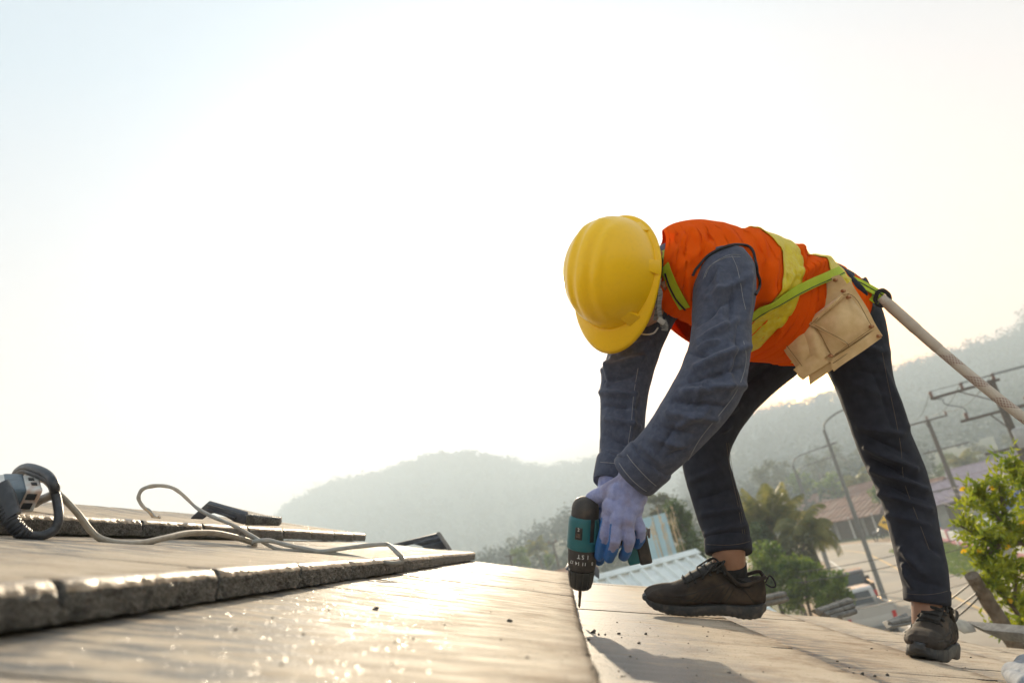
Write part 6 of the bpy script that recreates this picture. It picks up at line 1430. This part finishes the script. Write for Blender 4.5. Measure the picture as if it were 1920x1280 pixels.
# motorcycle by the bend
c = G(1650, 1012); mc = thing('motorcycle', 'tiny parked motorcycle at the roadside below the yellow sign', 'motorcycle', c); e = unit(lateral(c) * .5 + unit(c * [1, 1, 0]) * .85)
for s in (-.6, .6): mesh('wheel', *tube([c + e * (s + .29 * math.cos(a)) + z * (.30 + .29 * math.sin(a)) for a in np.linspace(0, 2 * math.pi, 17)], .05, 6), M_SOLE, mc, 60)
mesh('body', *loft([np.concatenate([c + e * x + z * h, z * a, np.cross(e, z) * b_]) for x, h, a, b_ in ((-.75, .72, .04, .08), (-.3, .74, .10, .13), (.1, .62, .12, .12), (.42, .78, .16, .14), (.5, .95, .05, .05))], 3, 10), mat('grey_bike', (.12, .12, .13), rough=.4), mc, 60)
mesh('handlebar', *tube([c + e * .42 + z * 1.05 - np.cross(e, z) * .33, c + e * .46 + z * 1.0, c + e * .42 + z * 1.05 + np.cross(e, z) * .33], .02, 6), M_BLACKT, mc, 60)
# -- two pickups parked along the road
def pickup(name, label, origin, head, m):
    """origin: rear right corner of the body at ground level"""
    x = np.array([math.sin(head), math.cos(head), 0]); y = np.array([x[1], -x[0], 0]); c = np.array([origin[0], origin[1], GZ]) - y * .9; t = thing(name, label, 'pickup truck', c)
    Q = lambda a, b_, d: c + x * a + y * b_ + z * d
    def pr(poly, w, name, m, par=t, bev=.04, off=0): return prism([Q(a, -w + off, d) for a, d in poly], y * 2 * w, name, m, par, bev)
    pr([(0, .55), (0, 1.0), (1.9, 1.02), (1.95, 1.05), (3.7, 1.05), (5.0, .95), (5.1, .55), (4.7, .42), (.3, .42)], .88, 'body', m)
    pr([(1.80, 1.04), (2.0, 1.68), (2.3, 1.74), (3.2, 1.72), (3.95, 1.05)], .80, 'cab', m, bev=.06)
    prism([Q(1.79, -.66, 1.15), Q(1.79, .66, 1.15), Q(1.945, .60, 1.60), Q(1.945, -.60, 1.60)], x * .03 - z * .0, 'rear_window', M_GLASSD, t, 0)
    for s in (-1, 1):
        prism([Q(2.05, s * .805, 1.12), Q(3.72, s * .805, 1.12), Q(3.15, s * .795, 1.62), Q(2.15, s * .795, 1.62)], y * s * .012, 'side_window', M_GLASSD, t, 0)
        mesh('tail_light', *box(Q(.0, s * .80, .86), x * .03, y * .07, z * .14), mat('red_lens', (.5, .02, .02), rough=.2), t, 0)
        mesh('mirror', *box(Q(3.35, s * 1.0, 1.18), x * .06, y * .10, z * .08), M_BLACKT, t, 0)
        for a in (.95, 4.05):
            wl_ = mesh('wheel', *lathe(Q(a, s * .88 - s * .2, .34), y * s, [(0, .30), (.02, .34), (.2, .34), (.22, .29)], 20), M_SOLE, t, 50); mesh('rim', *lathe(Q(a, s * .885, .34), y * s, [(0, .20), (.03, .19), (.04, .05)], 16), M_GALV, wl_, 50)
        mesh('bed_side', *box(Q(.93, s * .83, 1.16), x * .90, y * .045, z * .14), m, t, 0)
    mesh('tailgate', *box(Q(.03, 0, 1.12), x * .03, y * .78, z * .18), m, t, 0); mesh('bed_floor', *box(Q(.93, 0, 1.035), x * .86, y * .78, z * .01), M_DARKP, t, 0)
    mesh('bumper', *box(Q(-.06, 0, .52), x * .06, y * .85, z * .09), M_GALV, t, 0)
    return t
pk = G(1683, 1150, -5.15); pickup('pickup_truck', 'silver pickup parked nearest the roof, its bed towards the lamp post', pk, R(8), mat('silver_paint', (.50, .49, .47), (.46, .45, .43), scale=2, rough=.35, metal=.3, coat=.4))
pk = G(1646, 1108, -5.1); pickup('pickup_truck', 'dark brown pickup parked further along the road', pk, R(14), mat('dark_brown_paint', (.055, .045, .042), (.07, .06, .055), scale=2, rough=.4, coat=.4))
# -- tall weathered post with wires, and the yellow flowered shrub at the right
pt, pb_ = P(1822, 1078, 4.7), P(1886, 1180, 4.75); d = unit(pb_ - pt); ft = pt + d * ((GZ - pt[2]) / d[2])
wp = thing('wooden_post', 'weathered grey wooden post leaning behind the gable edge, wires tied to its top', 'post', ft)
C = catmull([pt, pt * .9 + ft * .1, pt * .7 + ft * .3, ft], 7); V, F = tube(C, np.linspace(.040, .075, len(C)), 14); V = V + np.c_[snoise(V * 30, 2), snoise(V * 30, 3), np.zeros(len(V))] * .006; mesh('trunk', V, F, M_BARK, wp, 50)
G_PW = 'wires tied to the leaning post'
for i, (x, y, x2, y2) in enumerate(((1826, 1088, 1540, 1265), (1831, 1112, 1560, 1262), (1834, 1120, 1700, 1196))): wire('tie_wire', P(x, y, 4.68), P(x2, y2, 6.2), .05, .006, ['topmost', 'middle', 'lowest'][i] + ' grey wire stretched from the leaning post down behind the shoe', G_PW)
for i, (a, b_) in enumerate((((1500, 1072), (1830, 1000)), ((1490, 1092), (1830, 1020)), ((1560, 1130), (1840, 1062)), ((1560, 1148), (1845, 1082)))): wire('overhead_cable', PD(*a, 20), PD(*b_, 17), .08, .009, ['topmost', 'second', 'third', 'lowest'][i] + ' thin dark cable crossing in front of the road', 'cables over the road')
def shrub():
    g = np.random.default_rng(31); base = np.array([*P(1935, 1100, 4.9)[:2], GZ]); t = thing('flowering_shrub', 'yellow flowered shrub with bright green leaves at the right edge', 'shrub', base)
    br = [[(1960, 1240, 4.9), (1945, 1120, 4.9), (1928, 1010, 4.88), (1885, 986, 4.85), (1862, 958, 4.84), (1842, 935, 4.83), (1826, 925, 4.82)], [(1945, 1060, 4.9), (1920, 1020, 4.85), (1873, 1021, 4.8), (1845, 1009, 4.78), (1800, 985, 4.76)], [(1960, 1230, 4.9), (1900, 1139, 4.85), (1870, 1107, 4.8), (1848, 1085, 4.8)],
          [(1945, 1060, 4.9), (1930, 950, 4.95), (1912, 900, 4.95), (1900, 862, 4.95)], [(1885, 986, 4.85), (1880, 940, 4.85), (1872, 905, 4.85)], [(1900, 1139, 4.9), (1905, 1080, 4.9), (1880, 1050, 4.88)], [(1930, 1000, 4.9), (1935, 930, 5.0), (1950, 880, 5.0)], [(1873, 1021, 4.8), (1850, 1040, 4.8), (1838, 1058, 4.8)], [(1955, 1200, 4.9), (1905, 1190, 4.85), (1868, 1172, 4.85)]]
    lv = []; fl = []
    def leaf(p, d, L_, w):
        d = unit(d); s = unit(np.cross(d, g.normal(size=3))); nn = np.cross(s, d); lv.append([p, p + d * L_ * .45 + s * w - nn * w * .3, p + d * L_, p + d * L_ * .45 - s * w - nn * w * .3])
    for B in br:
        C = catmull([P(*q) for q in B], 10); mesh('branch', *tube(C, np.linspace(.019, .006, len(C)), 7), M_BARK, t, 60)
        for i in range(8, len(C), 1):
            for _ in range(2 if C[i] @ RT > 0 else 1):
                tw = unit(g.normal(size=3) + UP * .9 - RT * .35); L_ = g.uniform(.05, .15); e = C[i] + tw * L_
                for k in range(7):
                    q = C[i] + tw * L_ * (k / 6); leaf(q, tw * .8 + g.normal(size=3) * .75 + UP * .25, g.uniform(.034, .072), g.uniform(.008, .014))
                if g.random() < .045: fl.append(e)
    for (x, y, rx, ry, n, zc_) in ((1905, 890, 38, 26, 80, 4.95), (1835, 950, 34, 22, 75, 4.82), (1830, 1005, 36, 16, 60, 4.78), (1880, 1065, 40, 24, 90, 4.85), (1905, 1110, 40, 40, 150, 4.9), (1915, 1165, 38, 26, 120, 4.95), (1880, 1010, 40, 20, 60, 4.85), (1925, 960, 30, 50, 70, 5.0), (1975, 1000, 50, 160, 260, 5.0), (1865, 1090, 22, 18, 40, 4.85)):
        for _ in range(int(n * .3)):
            p = P(x + g.normal() * rx * .55, y + g.normal() * ry * .55, zc_ + g.normal() * .12); tw = unit(g.normal(size=3) + UP * .7); L_ = g.uniform(.04, .10)
            for k in range(7): leaf(p + tw * L_ * k / 6, tw * .8 + g.normal(size=3) * .8, g.uniform(.034, .074), g.uniform(.008, .015))
            if g.random() < .012: fl.append(p)
    A = np.array(lv).reshape(-1, 3); mesh('foliage', A, np.arange(len(A)).reshape(-1, 4), L_YG, t, 0)
    M_FL = mat('yellow_petal', (.85, .55, .01), (.8, .45, .01), scale=30, rough=.6, translucent=.3)
    for p in fl + [P(1917, 888, 4.9), P(1916, 978, 4.85), P(1803, 915, 4.8), P(1858, 915, 4.82), P(1806, 1032, 4.78), P(1845, 1065, 4.8), P(1842, 1098, 4.8)]:
        b = MB()
        for k in range(5):
            a = 2 * math.pi * k / 5; d = unit(RT * math.cos(a) + UP * math.sin(a) - FW * .6 + g.normal(size=3) * .25); s = unit(np.cross(d, FW)); L_ = g.uniform(.016, .026); b.add([p, p + d * L_ * .6 + s * L_ * .4, p + d * L_, p + d * L_ * .6 - s * L_ * .4], [[0, 1, 2, 3]])
        b.build('flower', M_FL, t, 0)
shrub()
# grass verge
mb = []; g = np.random.default_rng(41); n = 5200
u = g.random(n); pos = w0 + wd * (u * Lw)[:, None] - wn * 0; off_ = g.uniform(-.2, 3.4, n); side = -1 if (wn @ (CL_pt := np.array([18.7, 46, 0]) - w0 * [1, 1, 0])) > 0 else 1
pos = pos - wn * (side * off_)[:, None]; pos[:, 2] = GZ + .02
a = g.uniform(0, 6.28, n); h = g.uniform(.08, .28, n); s = np.stack([np.cos(a), np.sin(a), 0 * a], 1) * .035; tip = pos + np.stack([g.normal(size=n) * .06, g.normal(size=n) * .06, h], 1)
V = np.stack([pos - s, pos + s, tip], 1).reshape(-1, 3); o = mesh('grass', V, np.arange(3 * n).reshape(-1, 3), L_BUSH, None, 0); kind(o, 'stuff')
vg = [w0 - wn * side * -.3, w1 - wn * side * -.3, w1 - wn * side * 3.6, w0 - wn * side * 3.6]; o = mesh('grass_verge', [v + z * .018 for v in vg], [[0, 1, 2, 3]], mat('verge_turf', (.10, .12, .03), (.19, .17, .07), scale=1.2, rough=.95), None, 0); kind(o, 'structure')
